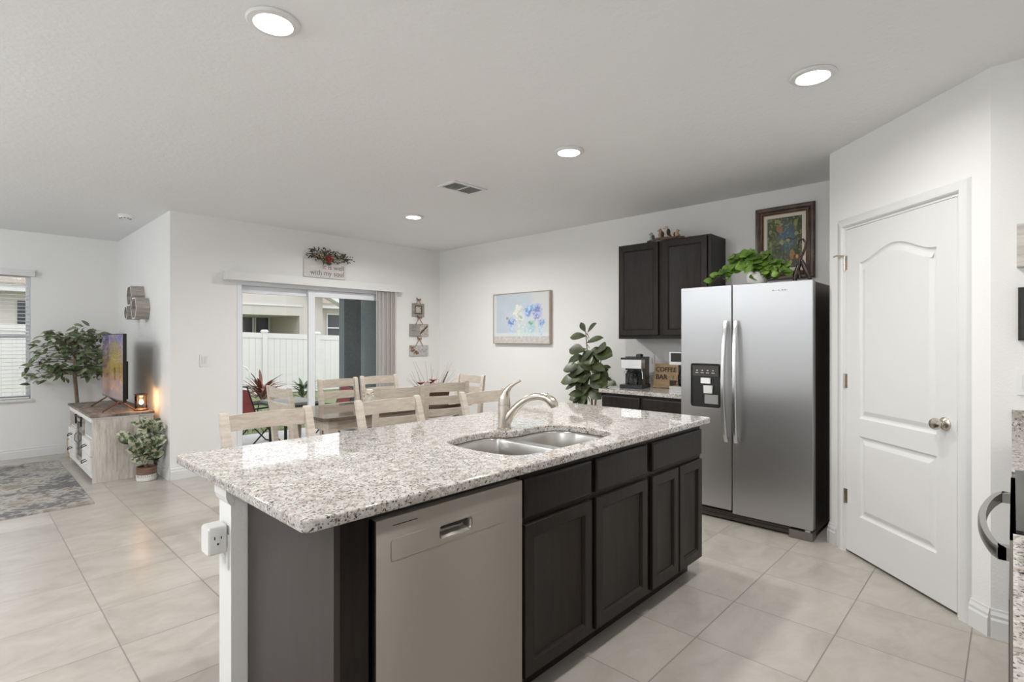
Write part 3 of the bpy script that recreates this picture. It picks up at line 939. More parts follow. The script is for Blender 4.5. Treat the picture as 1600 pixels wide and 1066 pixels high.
# the two bowls
lob1 = smooth_poly([(1.475, 1.40), (1.60, 1.385), (1.80, 1.385), (1.842, 1.40), (1.842, 1.60), (1.842, 1.80), (1.815, 1.855), (1.69, 1.872), (1.51, 1.828), (1.478, 1.74), (1.472, 1.56)], 3)
lob2 = smooth_poly([(1.878, 1.40), (1.92, 1.385), (2.14, 1.39), (2.212, 1.45), (2.225, 1.64), (2.20, 1.735), (2.15, 1.78), (2.03, 1.79), (1.93, 1.785), (1.878, 1.76), (1.876, 1.60)], 3)
flange = offset_poly(hole, -0.016)
plate(flange, [lob1, lob2], 0.874, 0.8795, Matrix.Identity(4), 'rim', M['basin'], sk)
for lob, dz in ((lob1, 0.20), (lob2, 0.165)):
    mb = MB()
    rr = []
    for ins, z in ((0, 0.8745), (0.003, 0.868), (0.008, 0.80), (0.014, 0.874 - dz * 0.8), (0.028, 0.874 - dz * 0.94), (0.055, 0.874 - dz), (0.12, 0.874 - dz - 0.004)):
        rr.append([(a, b, z) for a, b in offset_poly(lob, ins)])
    mb.rings(rr, cap0=False)
    b_ = mb.build('bowl', M['basin'], sk, smooth=True)
    cx = sum(p[0] for p in lob) / len(lob); cyy = sum(p[1] for p in lob) / len(lob)
    MB().lathe((cx, cyy, 0.871 - dz), [(0.045, 0), (0.043, 0.004), (0.03, 0.003), (0.02, 0.001)], 24).build('drain', M['satin'], b_, smooth=True)

fa = thing('kitchen_faucet', 'brushed nickel pull-out faucet with lever standing behind the sink', 'faucet', (1.905, 1.865, 0.914))
FX, FY = 1.905, 1.862
MB().lathe((FX, FY, 0.9145), [(0.036, 0), (0.036, 0.005), (0.0325, 0.008), (0.0315, 0.05), (0.0305, 0.118), (0.0300, 0.1205)], 28).build('body', M['nickel'], fa, smooth=True)
def bez(p0, p1, p2, p3, n):
    out = []
    for i in range(n + 1):
        t = i / n
        out.append(tuple((1 - t) ** 3 * a + 3 * (1 - t) ** 2 * t * b + 3 * (1 - t) * t * t * c + t ** 3 * d for a, b, c, d in zip(p0, p1, p2, p3)))
    return out
sp = bez((FX + 0.004, FY - 0.010, 0.955), (FX + 0.02, FY - 0.075, 1.060), (FX + 0.05, FY - 0.145, 1.105), (FX + 0.082, FY - 0.208, 1.080), 12)
MB().tube(sp, [0.026, 0.024, 0.022, 0.0195, 0.018, 0.0172, 0.0168, 0.0168, 0.017, 0.0175, 0.018, 0.019, 0.020], 18).build('spout', M['nickel'], fa, smooth=True)
hd = bez(sp[-1], (FX + 0.090, FY - 0.222, 1.073), (FX + 0.097, FY - 0.240, 1.060), (FX + 0.098, FY - 0.247, 1.036), 6)
shd = MB().tube(hd, [0.0205, 0.0215, 0.0235, 0.0245, 0.0240, 0.0225, 0.0190], 18).build('spray_head', M['nickel'], fa, smooth=True)
MB().tube([Vector(sp[-2]) + Vector((0, 0, 0.017)), Vector(sp[-1]) + Vector((0.004, -0.006, 0.0205))], [0.006, 0.0065], 8, sq=0.6).build('spray_button', M['grey_plastic'], shd)
hn = [(FX, FY, 1.036), (FX, FY, 1.058), (FX + 0.001, FY - 0.003, 1.082), (FX + 0.004, FY - 0.014, 1.108), (FX + 0.010, FY - 0.034, 1.132), (FX + 0.018, FY - 0.060, 1.150), (FX + 0.026, FY - 0.086, 1.161)]
MB().tube(hn, [0.0300, 0.0290, 0.0245, 0.0170, 0.0115, 0.0085, 0.0060], 18).build('lever_handle', M['nickel'], fa, smooth=True)

# outlet and plug-in adapter on the end of the knee wall
OF = frame((0.645, 2.045, 0.082), -PI / 2)      # local x: 0..0.115 toward the camera
ou = thing('power_outlet', 'white duplex power outlet on the end of the island knee wall', 'power outlet', (0.640, 1.985, 0.50))
MB(OF).box(0.028, -0.006, 0.495, 0.098, -0.001, 0.615).build('cover_plate', M['white_plastic'], ou, bevel=0.002)
MB(OF).box(0.046, -0.009, 0.513, 0.080, -0.006, 0.545).build('socket', M['white_plastic'], ou, bevel=0.003)
pl = thing('plug_adapter', 'white block-shaped plug-in adapter in the island outlet', 'plug adapter', (0.61, 1.985, 0.57))
m = MB(OF); m.rings([[(a, -d, b) for a, b in rrect(0.024 + i, 0.556 + i, 0.102 - i, 0.652 - i, 0.012)] for i, d in ((0, 0.010), (0, 0.060), (0.004, 0.066))])
m.build('adapter_body', M['white_plastic'], pl, smooth=True)
SF = frame((0.645, 2.045, 0), 0)
m = MB(); YQ = 2.045 - 0.102
for dx, w_, h_ in ((-0.048, 0.003, 0.010), (-0.028, 0.003, 0.008)):
    m.box(0.645 + dx, YQ - 0.0006, 0.692, 0.645 + dx + w_, YQ + 0.001, 0.692 + h_)
m.cyl((0.645 - 0.0365, YQ + 0.001, 0.676), 0.0035, -0.0016, 10, 'y')
m.build('socket_holes', M['black_matt'], pl)

# ================================================================== REFRIGERATOR
fr = thing('refrigerator', 'side-by-side stainless steel refrigerator with water dispenser', 'refrigerator', (4.35, 1.444, 0))
X0 = 3.965; XD = X0 + 0.065
FF = frame((XD, 1.913, 0), -PI / 2)        # local x 0..0.938, door front at -y
MB().box(XD + 0.008, 0.985, 0.03, 4.70, 1.903, 1.765).build('body', M['dark_side'], fr, bevel=0.004)
Wf = 0.938; SPL = 0.400
dA = rrect(0, 0.095, SPL - 0.003, 1.772, 0.008, 3)
hp = rrect(0.083, 0.848, 0.312, 1.178, 0.014, 4)
d1 = plate(dA, [hp], 0, 0.065, FF @ XZ, 'freezer_door', M['steel_v'], fr, bevel=0.005, seg=3)
d2 = plate(rrect(SPL + 0.003, 0.075, Wf, 1.772, 0.008, 3), [], 0, 0.065, FF @ XZ, 'door', M['steel_v'], fr, bevel=0.005, seg=3)
# bowed handles
for par, cx, sgn in ((d1, SPL - 0.036, -1), (d2, SPL + 0.036, 1)):
    m = MB(FF)
    ring = []
    for i in range(25):
        t = i / 24
        z = 0.605 + (1.505 - 0.605) * t
        dp = 0.020 + 0.055 * math.sin(PI * t) ** 0.55
        cxx = cx - sgn * 0.0 + sgn * 0.006 * math.sin(PI * t)
        ring.append([(cxx - 0.015, -0.065 - dp + 0.010, z), (cxx - 0.015, -0.065 - dp - 0.003, z), (cxx - 0.008, -0.065 - dp - 0.010, z), (cxx + 0.008, -0.065 - dp - 0.010, z), (cxx + 0.015, -0.065 - dp - 0.003, z), (cxx + 0.015, -0.065 - dp + 0.010, z)])
    m.rings(ring)
    for z in (0.605, 1.465):
        m.box(cx - 0.014, -0.0655 - 0.022, z, cx + 0.014, -0.0655, z + 0.04)
    m.build('handle', M['satin'], par, smooth=True)
# dispenser
ds = MB(FF); ds.nested(hp, [(0, 0.067), (0.003, 0.069), (0.006, 0.066), (0.006, 0.060), (0.008, 0.058)])
dsp = ds.build('dispenser', M['black'], fr)
MB(FF).box(0.095, -0.058, 1.085, 0.300, -0.066, 1.165).build('control_panel', pbr('smoked_panel', (0.05, 0.045, 0.04), 0.2), dsp, bevel=0.003)
m = MB(FF)
for i in range(4):
    m.box(0.120 + i * 0.042, -0.0665, 1.108, 0.143 + i * 0.042, -0.0661, 1.113)
    m.box(0.126 + i * 0.042, -0.0665, 1.126, 0.138 + i * 0.042, -0.0661, 1.132)
m.build('indicator_icons', M['satin'], dsp)
MB(FF).box(0.165, -0.058, 1.030, 0.238, -0.075, 1.072).build('water_nozzle', M['white_plastic'], dsp, bevel=0.003)
MB(FF).hexa([(0.186, -0.060, 0.955), (0.250, -0.060, 0.955), (0.250, -0.070, 0.955), (0.186, -0.070, 0.955)], [(0.190, -0.060, 1.015), (0.256, -0.060, 1.015), (0.256, -0.084, 1.015), (0.190, -0.084, 1.015)]).build('lever', M['white_plastic'], dsp, bevel=0.003)
MB(FF).box(0.190, -0.059, 0.875, 0.295, -0.062, 0.945).build('back_reflector', M['grey_plastic'], dsp)
# base grille, foot cover and hinge
m = MB(FF); m.box(0.002, -0.020, 0.012, Wf - 0.15, 0.02, 0.068)
for z in (0.030, 0.046):
    m.box(0.02, -0.026, z, Wf - 0.16, -0.020, z + 0.008)
m.build('base_grille', M['rust'] if False else pbr('grille_brown', (0.10, 0.085, 0.075), 0.4, 0.4), fr)
MB(FF).box(Wf - 0.15, -0.062, 0.002, Wf - 0.004, 0.03, 0.058).build('foot_cover', pbr('foot_grey', (0.22, 0.20, 0.185), 0.4, 0.5), fr, bevel=0.004)
m = MB(FF); m.box(Wf - 0.05, -0.058, 0.058, Wf - 0.02, -0.02, 0.072); m.cyl((Wf - 0.028, -0.045, 0.056), 0.010, 0.018, 12)
m.build('hinge', M['satin'], fr)
m = MB(FF)
for a, b in ((0.680, 0.012), (0.697, 0.006), (0.709, 0.004), (0.718, 0.009), (0.731, 0.005), (0.741, 0.014), (0.759, 0.010), (0.773, 0.006)):
    m.box(a, -0.0659, 1.708, a + b, -0.0655, 1.712 + (0.004 if b > 0.008 else 0.001))
m.build('badge', pbr('badge_grey', (0.20, 0.19, 0.18), 0.4, 0.6), fr)

# ================================================================== WALL CABINET AND COFFEE BAR
wc = thing('wall_cabinet', 'dark espresso two door wall cabinet above the coffee bar', 'cabinet', (4.56, 2.32, 1.37))
XC = 4.42
WF = frame((XC, 2.77, 0), -PI / 2)
MB(WF).box(0, 0, 1.372, 0.905, XB - 0.002 - XC, 2.268).build('carcass', M['espresso'], wc, bevel=0.0015)
cab_door(WF, 0.010, 0.428, 1.405, 2.255, wc); cab_door(WF, 0.470, 0.880, 1.405, 2.255, wc)

BF = frame((4.125, 2.765, 0), -PI / 2)
bc = thing('base_cabinet', 'dark espresso base cabinet under the coffee bar beside the refrigerator', 'cabinet', (4.42, 2.35, 0))
m = MB(BF); m.box(0, 0, 0.10, 0.830, 0.60, 0.878); m.build('carcass', M['espresso'], bc)
MB(BF).box(0, 0.07, 0.001, 0.830, 0.085, 0.10).build('toe_kick', M['espresso'], bc)
for a, b in ((0.015, 0.400), (0.432, 0.815)):
    cab_drawer(BF, a, b, 0.706, 0.852, bc); cab_door(BF, a, b, 0.115, 0.682, bc)
ct = thing('coffee_bar_countertop', 'short granite countertop with low backsplash beside the refrigerator', 'countertop', (4.41, 2.35, 0.88))
MB().box(4.098, 1.925, 0.880, XB - 0.003, 2.782, 0.914).build('slab', M['granite'], ct, bevel=0.005, seg=3)
MB().box(XB - 0.024, 1.925, 0.9145, XB - 0.003, 2.782, 1.015).build('backsplash', M['granite'], ct, bevel=0.003)

def coffee_root(lab, x, y): return thing('coffee_machine', lab, 'coffee machine', (x, y, 0.9145))
# espresso machine
ex, ey = 4.38, 2.575
KF = frame((ex, ey, 0.915), R(-78))
em = coffee_root('black espresso machine with silver band and glass carafe on the coffee bar', ex, ey)
m = MB(KF); m.box(-0.095, 0.02, 0.03, 0.095, 0.15, 0.29); m.build('body', M['black'], em, bevel=0.012)
m = MB(KF); m.box(-0.105, -0.11, 0.0, 0.105, 0.15, 0.035); m.build('base', M['black'], em, bevel=0.008)
m = MB(KF); m.box(-0.095, -0.09, 0.185, 0.095, 0.02, 0.265); m.build('brew_head', M['satin'], em, bevel=0.01)
m = MB(KF); m.box(-0.100, -0.095, 0.265, 0.100, 0.14, 0.283); m.build('top_lid', M['black'], em, bevel=0.006)
MB(KF).lathe((0.03, 0.06, 0.283), [(0.034, 0.0), (0.034, 0.022), (0.028, 0.032), (0.01, 0.035)], 20).build('cap', M['black'], em, smooth=True)
MB(KF).lathe((0, -0.04, 0.037), [(0.045, 0), (0.055, 0.03), (0.052, 0.06), (0.038, 0.085), (0.040, 0.095)], 20, cap1=False).build('carafe', M['clear'], em, smooth=True)
MB(KF).lathe((0, -0.04, 0.132), [(0.041, 0), (0.041, 0.012), (0.01, 0.02)], 18).build('carafe_lid', M['black'], em, smooth=True)
MB(KF).tube([(-0.03, -0.06, 0.165), (-0.03, -0.13, 0.160), (-0.03, -0.17, 0.155)], [0.013, 0.011, 0.014], 10).build('portafilter', M['satin'], em, smooth=True)
MB(KF).tube([(0.085, -0.05, 0.18), (0.100, -0.075, 0.14), (0.105, -0.08, 0.09)], 0.005, 8).build('steam_wand', M['satin'], em, smooth=True)
# drip coffee maker
dx_, dy_ = 4.36, 2.048
KF = frame((dx_, dy_, 0.915), R(-90))
dm = coffee_root('tall silver and black drip coffee maker partly hidden by the refrigerator', dx_, dy_)
m = MB(KF); m.box(-0.11, -0.11, 0, 0.11, 0.13, 0.05); m.build('base', M['satin'], dm, bevel=0.008)
m = MB(KF); m.box(-0.11, -0.11, 0.235, 0.11, 0.13, 0.345); m.build('brew_head', M['satin'], dm, bevel=0.012)
m = MB(KF); m.box(-0.095, -0.113, 0.26, 0.095, -0.105, 0.335); m.build('display', M['black'], dm, bevel=0.002)
m = MB(KF); m.box(-0.095, 0.03, 0.05, 0.095, 0.125, 0.235); m.build('water_tank', M['black'], dm, bevel=0.006)
MB(KF).lathe((0, -0.035, 0.052), [(0.05, 0), (0.062, 0.03), (0.062, 0.09), (0.045, 0.13)], 20, cap1=False).build('carafe', M['clear'], dm, smooth=True)
MB(KF).lathe((0, -0.035, 0.182), [(0.05, 0), (0.05, 0.02), (0.02, 0.03)], 20).build('carafe_lid', M['black'], dm, smooth=True)
MB(KF).tube([(0.0, -0.090, 0.16), (0.02, -0.135, 0.15), (0.02, -0.135, 0.08), (0.0, -0.095, 0.07)], 0.008, 8).build('carafe_handle', M['black'], dm, smooth=True)
# wooden sign
sgn = thing('coffee_bar_sign', 'brown wooden sign reading COFFEE BAR leaning on the coffee bar backsplash', 'sign', (4.55, 2.35, 0.915))
GF = frame((4.545, 2.475, 0.9185), R(-90)) @ Matrix.Rotation(R(-10), 4, 'X')
MB(GF).box(0, 0, 0, 0.265, 0.012, 0.225).build('board', pbr('sign_wood', (0.30, 0.20, 0.10), 0.7, col2=(0.40, 0.29, 0.17), nscale=6, stretch=(2, 2, 12)), sgn, bevel=0.0015)
dk = pbr('dark_lettering', (0.035, 0.02, 0.012), 0.7)
text_obj('COFFEE', 0.060, GF @ XZ @ Matrix.Translation((0.120, 0.150, 0.001)), dk, sgn, 'lettering', bold=0.0012)
text_obj('BAR', 0.064, GF @ XZ @ Matrix.Translation((0.080, 0.078, 0.001)), dk, sgn, 'lettering', bold=0.0012)
m = MB(GF); m.lathe((0.20, -0.0, 0.02), [(0.026, 0), (0.030, 0.045)], 12)
m2 = MB(GF); m2.rings([[(0.170, -0.0008, 0.02), (0.230, -0.0008, 0.02), (0.235, -0.0008, 0.072), (0.165, -0.0008, 0.072)], [(0.170, -0.0016, 0.02), (0.230, -0.0016, 0.02), (0.235, -0.0016, 0.072), (0.165, -0.0016, 0.072)]])
m2.tube([(0.234, -0.002, 0.064), (0.252, -0.002, 0.056), (0.250, -0.002, 0.038), (0.232, -0.002, 0.030)], 0.003, 6)
m2.tube([(0.195, -0.002, 0.080), (0.202, -0.002, 0.090), (0.194, -0.002, 0.100), (0.203, -0.002, 0.112)], 0.0022, 6)
m2.build('cup_emblem', dk, sgn); m.bm.free()
# wall outlet with plug behind the sign
po = thing('power_outlet', 'white wall outlet with a black plug above the coffee sign', 'power outlet', (XB, 2.33, 1.12))
OW = frame((XB, 2.33, 0), -PI / 2)
MB(OW).box(-0.036, -0.006, 1.10, 0.036, -0.001, 1.215).build('cover_plate', M['white_plastic'], po, bevel=0.002)
MB(OW).box(-0.016, -0.040, 1.165, 0.016, -0.006, 1.20).build('plug', M['black'], po, bevel=0.004)
MB(OW).box(-0.016, -0.009, 1.115, 0.016, -0.006, 1.147).build('socket', M['white_plastic'], po, bevel=0.003)
# second outlet left of espresso machine
po = thing('light_switch', 'white switch plate on the wall below the wall cabinet', 'switch', (XB, 2.62, 1.12))
OW = frame((XB, 2.60, 0), -PI / 2)
MB(OW).box(-0.036, -0.006, 1.10, 0.036, -0.001, 1.215).build('cover_plate', M['white_plastic'], po, bevel=0.002)
MB(OW).box(-0.016, -0.010, 1.125, 0.016, -0.006, 1.19).build('rocker', M['white_plastic'], po, bevel=0.002)

# ================================================================== THINGS ON TOP
# pothos
pp = thing('potted_pothos', 'trailing green pothos in a white pot on top of the refrigerator', 'potted plant', (4.10, 1.36, 1.7755))
PX, PY, PZ = 4.085, 1.375, 1.7725
MB().lathe((PX, PY, PZ), [(0.055, 0), (0.068, 0.012), (0.075, 0.04), (0.072, 0.075), (0.066, 0.088), (0.058, 0.088), (0.060, 0.07)], 28, cap1=True).build('pot', M['ceramic'], pp, smooth=True)
lf = MB(); stm = MB()
lr = random.Random(11)
def pothos_leaf(p, d, s_):
    lf.leaf(p, d, (-0.9 + 0.4 * lr.uniform(-1, 1), 0.5 * lr.uniform(-1, 1) - 0.2, 0.6), s_, s_ * 0.95, curl=0.25, fold=0.10, n=6, peak=0.40)
vines = []
for k in range(30):
    a = lr.uniform(0, 2 * PI)
    r_ = lr.uniform(0.05, 0.21); h_ = lr.uniform(0.05, 0.17) * (1 - r_ * 1.5)
    p3 = (PX + r_ * math.cos(a) * 0.75, PY + r_ * math.sin(a), PZ + 0.085 + h_)
    if lr.random() < 0.45: p3 = (p3[0], p3[1], PZ + lr.uniform(0.03, 0.10))
    vines.append(p3)
vines += [(4.06, 1.59, PZ + 0.035), (4.02, 1.68, PZ + 0.03), (4.05, 1.12, PZ + 0.05), (4.02, 1.18, PZ + 0.06), (4.0, 1.47, PZ + 0.12), (4.03, 1.53, PZ + 0.1), (4.0, 1.24, PZ + 0.09), (4.03, 1.64, PZ + 0.06)]
for p3 in vines:
    q = bez((PX, PY, PZ + 0.075), (PX + (p3[0] - PX) * .2, PY + (p3[1] - PY) * .2, PZ + 0.19), (PX + (p3[0] - PX) * .8, PY + (p3[1] - PY) * .8, max(p3[2], PZ + .09) + 0.05), p3, 7)
    stm.tube(q, 0.0022, 5)
    for j in (4, 5, 6, 7):
        c = Vector(q[j])
        for _ in range(2):
            a = lr.uniform(0, 2 * PI)
            d = Vector((math.cos(a) - 0.5, math.sin(a), lr.uniform(-0.5, 0.35)))
            if c.z < PZ + 0.075: d.z = abs(d.z) * 0.5 + 0.15
            sz = lr.uniform(0.045, 0.072)
            pothos_leaf(c + Vector((0, 0, 0.012)), d, sz)
bmx = lf.bm
for v in bmx.verts:
    if v.co.z < PZ + 0.005: v.co.z = PZ + 0.005 + lr.uniform(0, 0.004)
    v.co.x = min(v.co.x, 4.66)
lf.build('foliage', M['leaf_pothos'], pp, smooth=True)
stm.build('vines', M['leaf'], pp)

# framed picture behind
def bird_pic(u, v):
    n1 = fbm(u * 4, v * 5, 3.3); n2 = fbm(u * 14, v * 16, 8.1)
    c = mixc((0.055, 0.075, 0.035), (0.13, 0.15, 0.07), 0.5 + n1)
    d = ((u - 0.58) / 0.30) ** 2 + ((v - 0.60) / 0.34) ** 2
    c = mixc((0.085, 0.16, 0.24), c, d * 0.9 + n2 * 0.25)
    if v < 0.25: c = mixc(c, (0.10, 0.09, 0.09), 0.6)
    if n2 > 0.28: c = mixc(c, (0.34, 0.36, 0.12), 0.55)
    # branch
    if abs(v - (0.38 + 0.28 * u + 0.04 * math.sin(u * 14))) < 0.010 and 0.1 < u < 0.95: c = (0.07, 0.045, 0.03)
    if abs(u - (0.44 + 0.06 * math.sin(v * 7))) < 0.008 and v < 0.55: c = (0.08, 0.05, 0.03)
    for bx, by, rx, ry, cc in ((0.36, 0.78, 0.10, 0.085, (0.42, 0.20, 0.10)), (0.40, 0.86, 0.05, 0.035, (0.40, 0.35, 0.25)), (0.72, 0.26, 0.075, 0.10, (0.50, 0.26, 0.08)),
                               (0.42, 0.50, 0.065, 0.05, (0.46, 0.46, 0.16)), (0.60, 0.54, 0.055, 0.035, (0.52, 0.48, 0.15)), (0.82, 0.86, 0.05, 0.07, (0.35, 0.38, 0.12)), (0.3, 0.93, 0.09, 0.04, (0.36, 0.40, 0.14)),
                               (0.08, 0.74, 0.06, 0.04, (0.3, 0.36, 0.12)), (0.10, 0.48, 0.05, 0.05, (0.32, 0.34, 0.10)), (0.68, 0.10, 0.05, 0.05, (0.5, 0.42, 0.12)), (0.85, 0.66, 0.06, 0.035, (0.45, 0.40, 0.13))):
        if ((u - bx) / rx) ** 2 + ((v - by) / ry) ** 2 < 1 + n2: c = mixc(cc, c, 0.25 + 0.3 * n2)
    return c
bp_ = thing('framed_picture', 'autumn bird picture in dark wood frame with cream mat above refrigerator', 'framed picture', (XB - 0.02, 1.37, 1.865))
QF = frame((XB - 0.004, 1.594 + 0.008, 0), -PI / 2) @ Matrix.Rotation(R(0), 4, 'X')
W0, Z0_, Z1_ = 0.455, 1.865, 2.475
m = MB(QF); m.nested([(0, Z0_), (W0, Z0_), (W0, Z1_), (0, Z1_)], [(0, 0.0), (0, 0.020), (0.006, 0.030), (0.020, 0.030), (0.034, 0.022), (0.046, 0.026), (0.056, 0.022), (0.060, 0.014)], cap=False)
m.build('frame', M['gold_wood'], bp_, smooth=True)
m = MB(QF); m.nested([(0.060, Z0_ + 0.06), (W0 - 0.06, Z0_ + 0.06), (W0 - 0.06, Z1_ - 0.06), (0.06, Z1_ - 0.06)], [(0, 0.014), (0.004, 0.018), (0.008, 0.010)], cap=False)
m.build('inner_slip', M['gold_edge'], bp_)
MB(QF).box(0.058, -0.010, Z0_ + 0.058, W0 - 0.058, -0.002, Z1_ - 0.058).build('mat_board', M['mat_board'], bp_)
painted('picture', W0 - 0.19, (Z1_ - Z0_) - 0.19, 90, 120, bird_pic, QF @ Matrix.Translation((0.095, -0.0108, Z0_ + 0.095)), M['paint'], bp_)

# cat sculpture with long upright tail
cs = thing('cat_sculpture', 'slim dark wooden cat figurine with tall curved tail on the refrigerator', 'figurine', (4.06, 1.07, 1.7725))
CX, CY_, CZ = 4.06, 1.068, 1.7725
q = [(CX, CY_ + 0.010, CZ + 0.02), (CX, CY_ + 0.022, CZ + 0.09), (CX, CY_ + 0.008, CZ + 0.16), (CX, CY_ - 0.020, CZ + 0.225), (CX, CY_ - 0.025, CZ + 0.265), (CX, CY_ - 0.008, CZ + 0.292), (CX, CY_ + 0.016, CZ + 0.288), (CX, CY_ + 0.026, CZ + 0.262), (CX, CY_ + 0.018, CZ + 0.232)]
MB().tube(q, [0.010, 0.011, 0.010, 0.0085, 0.0075, 0.007, 0.007, 0.0075, 0.004], 12).build('tail', M['sculpt'], cs, smooth=True)
m = MB(); m.tube([(CX, CY_ - 0.055, CZ + 0.006), (CX, CY_ - 0.038, CZ + 0.05), (CX, CY_ - 0.012, CZ + 0.11), (CX, CY_ + 0.0, CZ + 0.15)], [0.010, 0.018, 0.016, 0.008], 12)
m.tube([(CX, CY_ + 0.045, CZ + 0.006), (CX, CY_ + 0.038, CZ + 0.05), (CX, CY_ + 0.02, CZ + 0.11), (CX, CY_ + 0.008, CZ + 0.15)], [0.014, 0.020, 0.014, 0.008], 12)
m.build('body', M['sculpt'], cs, smooth=True)
m = MB(); m.ball((CX - 0.005, CY_ + 0.028, CZ + 0.175), 0.014, (0.9, 0.9, 1.3)); m.build('head', pbr('amber_wood', (0.35, 0.15, 0.06), 0.35), cs, smooth=True)

# bird figurine on the wall cabinet
bf = thing('bird_figurine', 'four small birds perched on a twig on top of the wall cabinet', 'figurine', (4.50, 2.30, 2.269))
BZ = 2.2695; BXx = 4.46
m = MB()
m.tube([(BXx, 2.485, BZ + 0.012), (BXx, 2.40, BZ + 0.024), (BXx - 0.01, 2.31, BZ + 0.020), (BXx, 2.20, BZ + 0.016), (BXx, 2.12, BZ + 0.012)], [0.008, 0.013, 0.015, 0.012, 0.007], 8)
m.tube([(BXx, 2.40, BZ + 0.02), (BXx - 0.03, 2.36, BZ + 0.012)], [0.008, 0.006], 6); m.tube([(BXx, 2.25, BZ + 0.02), (BXx - 0.03, 2.20, BZ + 0.012), (BXx - 0.02, 2.15, BZ + 0.03)], [0.008, 0.006, 0.005], 6)
for y in (2.43, 2.26, 2.17): m.ball((BXx, y, BZ + 0.008), 0.012)
m.build('branch', M['twig'], bf, smooth=True)
bcol = [(2.435, 0.026, (0.34, 0.38, 0.40), (0.12, 0.10, 0.08), 1, 0.045), (2.345, 0.031, (0.42, 0.27, 0.20), (0.10, 0.06, 0.04), 1, 0.060), (2.285, 0.033, (0.62, 0.55, 0.48), (0.05, 0.035, 0.03), 1, 0.072), (2.195, 0.026, (0.55, 0.38, 0.25), (0.10, 0.04, 0.03), -1, 0.042)]
for y, r_, c1, c2, sg, hz in bcol:
    mt = pbr('bird_breast', c1, 0.6); m2_ = pbr('bird_wing', c2, 0.6)
    zz = BZ + hz
    b_ = MB().ball((BXx, y, zz), r_, (0.8, 0.85, 1.15)).ball((BXx, y + sg * 0.008, zz + r_ * 1.25), r_ * 0.58).build('bird', mt, bf, smooth=True)
    MB().tube([(BXx, y + sg * (0.008 + r_ * .5), zz + r_ * 1.25), (BXx, y + sg * (0.012 + r_ * .9), zz + r_ * 1.2)], [0.005, 0.001], 6).build('beak', M['black_matt'], b_)
    MB().ball((BXx - 0.004, y - sg * r_ * 0.45, zz), r_ * 0.9, (0.95, 0.5, 1.1)).tube([(BXx, y - sg * r_ * .4, zz - r_ * .5), (BXx, y - sg * r_ * 1.3, zz - r_ * 1.35)], [r_ * 0.4, r_ * 0.18], 8).build('wing', m2_, b_, smooth=True)

# painting on the right wall
def vases(u, v):
    n1 = fbm(u * 3, v * 3, 1.1); n2 = fbm(u * 22, v * 18, 5.0); n3 = fbm(u * 9, v * 9, 7.7)
    c = mixc((0.50, 0.60, 0.68), (0.68, 0.72, 0.76), u * 0.9 + n1 * 0.6)
    c = mixc(c, (0.72, 0.71, 0.69), 0.85 * max(0, min(1, (u - 0.66 + n3 * 0.10) * 9)))
    c = mixc(c, (0.62, 0.66, 0.70), 0.35)
    if u < 0.05: c = mixc(c, (0.78, 0.78, 0.76), 0.7)
    if v < 0.205: c = mixc((0.74, 0.77, 0.78), c, 0.2)
    if v < 0.135: c = mixc((0.55, 0.52, 0.50), (0.66, 0.63, 0.60), 0.5 + n2)
    def blob(cx, cy, rx, ry, ca, cb, k=0.35, al=0.92):
        nonlocal c
        d = ((u - cx) / rx) ** 2 + ((v - cy) / ry) ** 2
        if d < 1 + n2 * 1.6: c = mixc(c, mixc(ca, cb, 0.5 + n3 * 0.7 + n2 * 1.9), al)
    blob(0.32, 0.27, 0.045, 0.12, (0.42, 0.58, 0.74), (0.62, 0.74, 0.84), al=0.85)
    blob(0.50, 0.30, 0.075, 0.15, (0.55, 0.70, 0.68), (0.72, 0.80, 0.76), al=0.85)
    blob(0.69, 0.29, 0.080, 0.15, (0.40, 0.62, 0.66), (0.62, 0.76, 0.76), al=0.9)
    blob(0.855, 0.27, 0.045, 0.13, (0.40, 0.56, 0.74), (0.62, 0.74, 0.84), al=0.85)
    blob(0.34, 0.43, 0.075, 0.09, (0.10, 0.20, 0.52), (0.48, 0.60, 0.82))
    blob(0.48, 0.62, 0.095, 0.14, (0.62, 0.66, 0.60), (0.84, 0.84, 0.80))
    blob(0.50, 0.50, 0.05, 0.08, (0.30, 0.40, 0.34), (0.74, 0.76, 0.72), al=0.7)
    blob(0.65, 0.64, 0.10, 0.13, (0.13, 0.28, 0.60), (0.55, 0.68, 0.86))
    blob(0.80, 0.60, 0.085, 0.16, (0.12, 0.16, 0.46), (0.46, 0.54, 0.80))
    blob(0.70, 0.72, 0.08, 0.06, (0.20, 0.38, 0.66), (0.60, 0.72, 0.86), al=0.8)
    blob(0.87, 0.41, 0.06, 0.075, (0.13, 0.26, 0.56), (0.50, 0.62, 0.84))
    blob(0.26, 0.50, 0.025, 0.03, (0.22, 0.26, 0.18), (0.4, 0.4, 0.3))
    blob(0.69, 0.40, 0.05, 0.05, (0.16, 0.40, 0.28), (0.46, 0.62, 0.50))
    blob(0.70, 0.53, 0.03, 0.07, (0.74, 0.78, 0.76), (0.62, 0.70, 0.68), al=0.7)
    return c
pt = thing('canvas_painting', 'framed still life of blue hydrangeas in glass jars on the right wall', 'painting', (XB - 0.02, 4.32, 1.32))
VF = frame((XB - 0.003, 4.785, 0), -PI / 2)
VW, VZ0, VZ1 = 0.925, 1.315, 1.938
m = MB(VF); m.nested([(0, VZ0), (VW, VZ0), (VW, VZ1), (0, VZ1)], [(0, 0.0), (0, 0.044), (0.002, 0.046), (0.009, 0.046), (0.010, 0.038)], cap=False)
m.build('frame', pbr('champagne_frame', (0.50, 0.42, 0.34), 0.45, 0.2), pt)
MB(VF).box(0.010, -0.034, VZ0 + 0.010, VW - 0.010, -0.001, VZ1 - 0.010).build('canvas_back', M['mat_board'], pt)
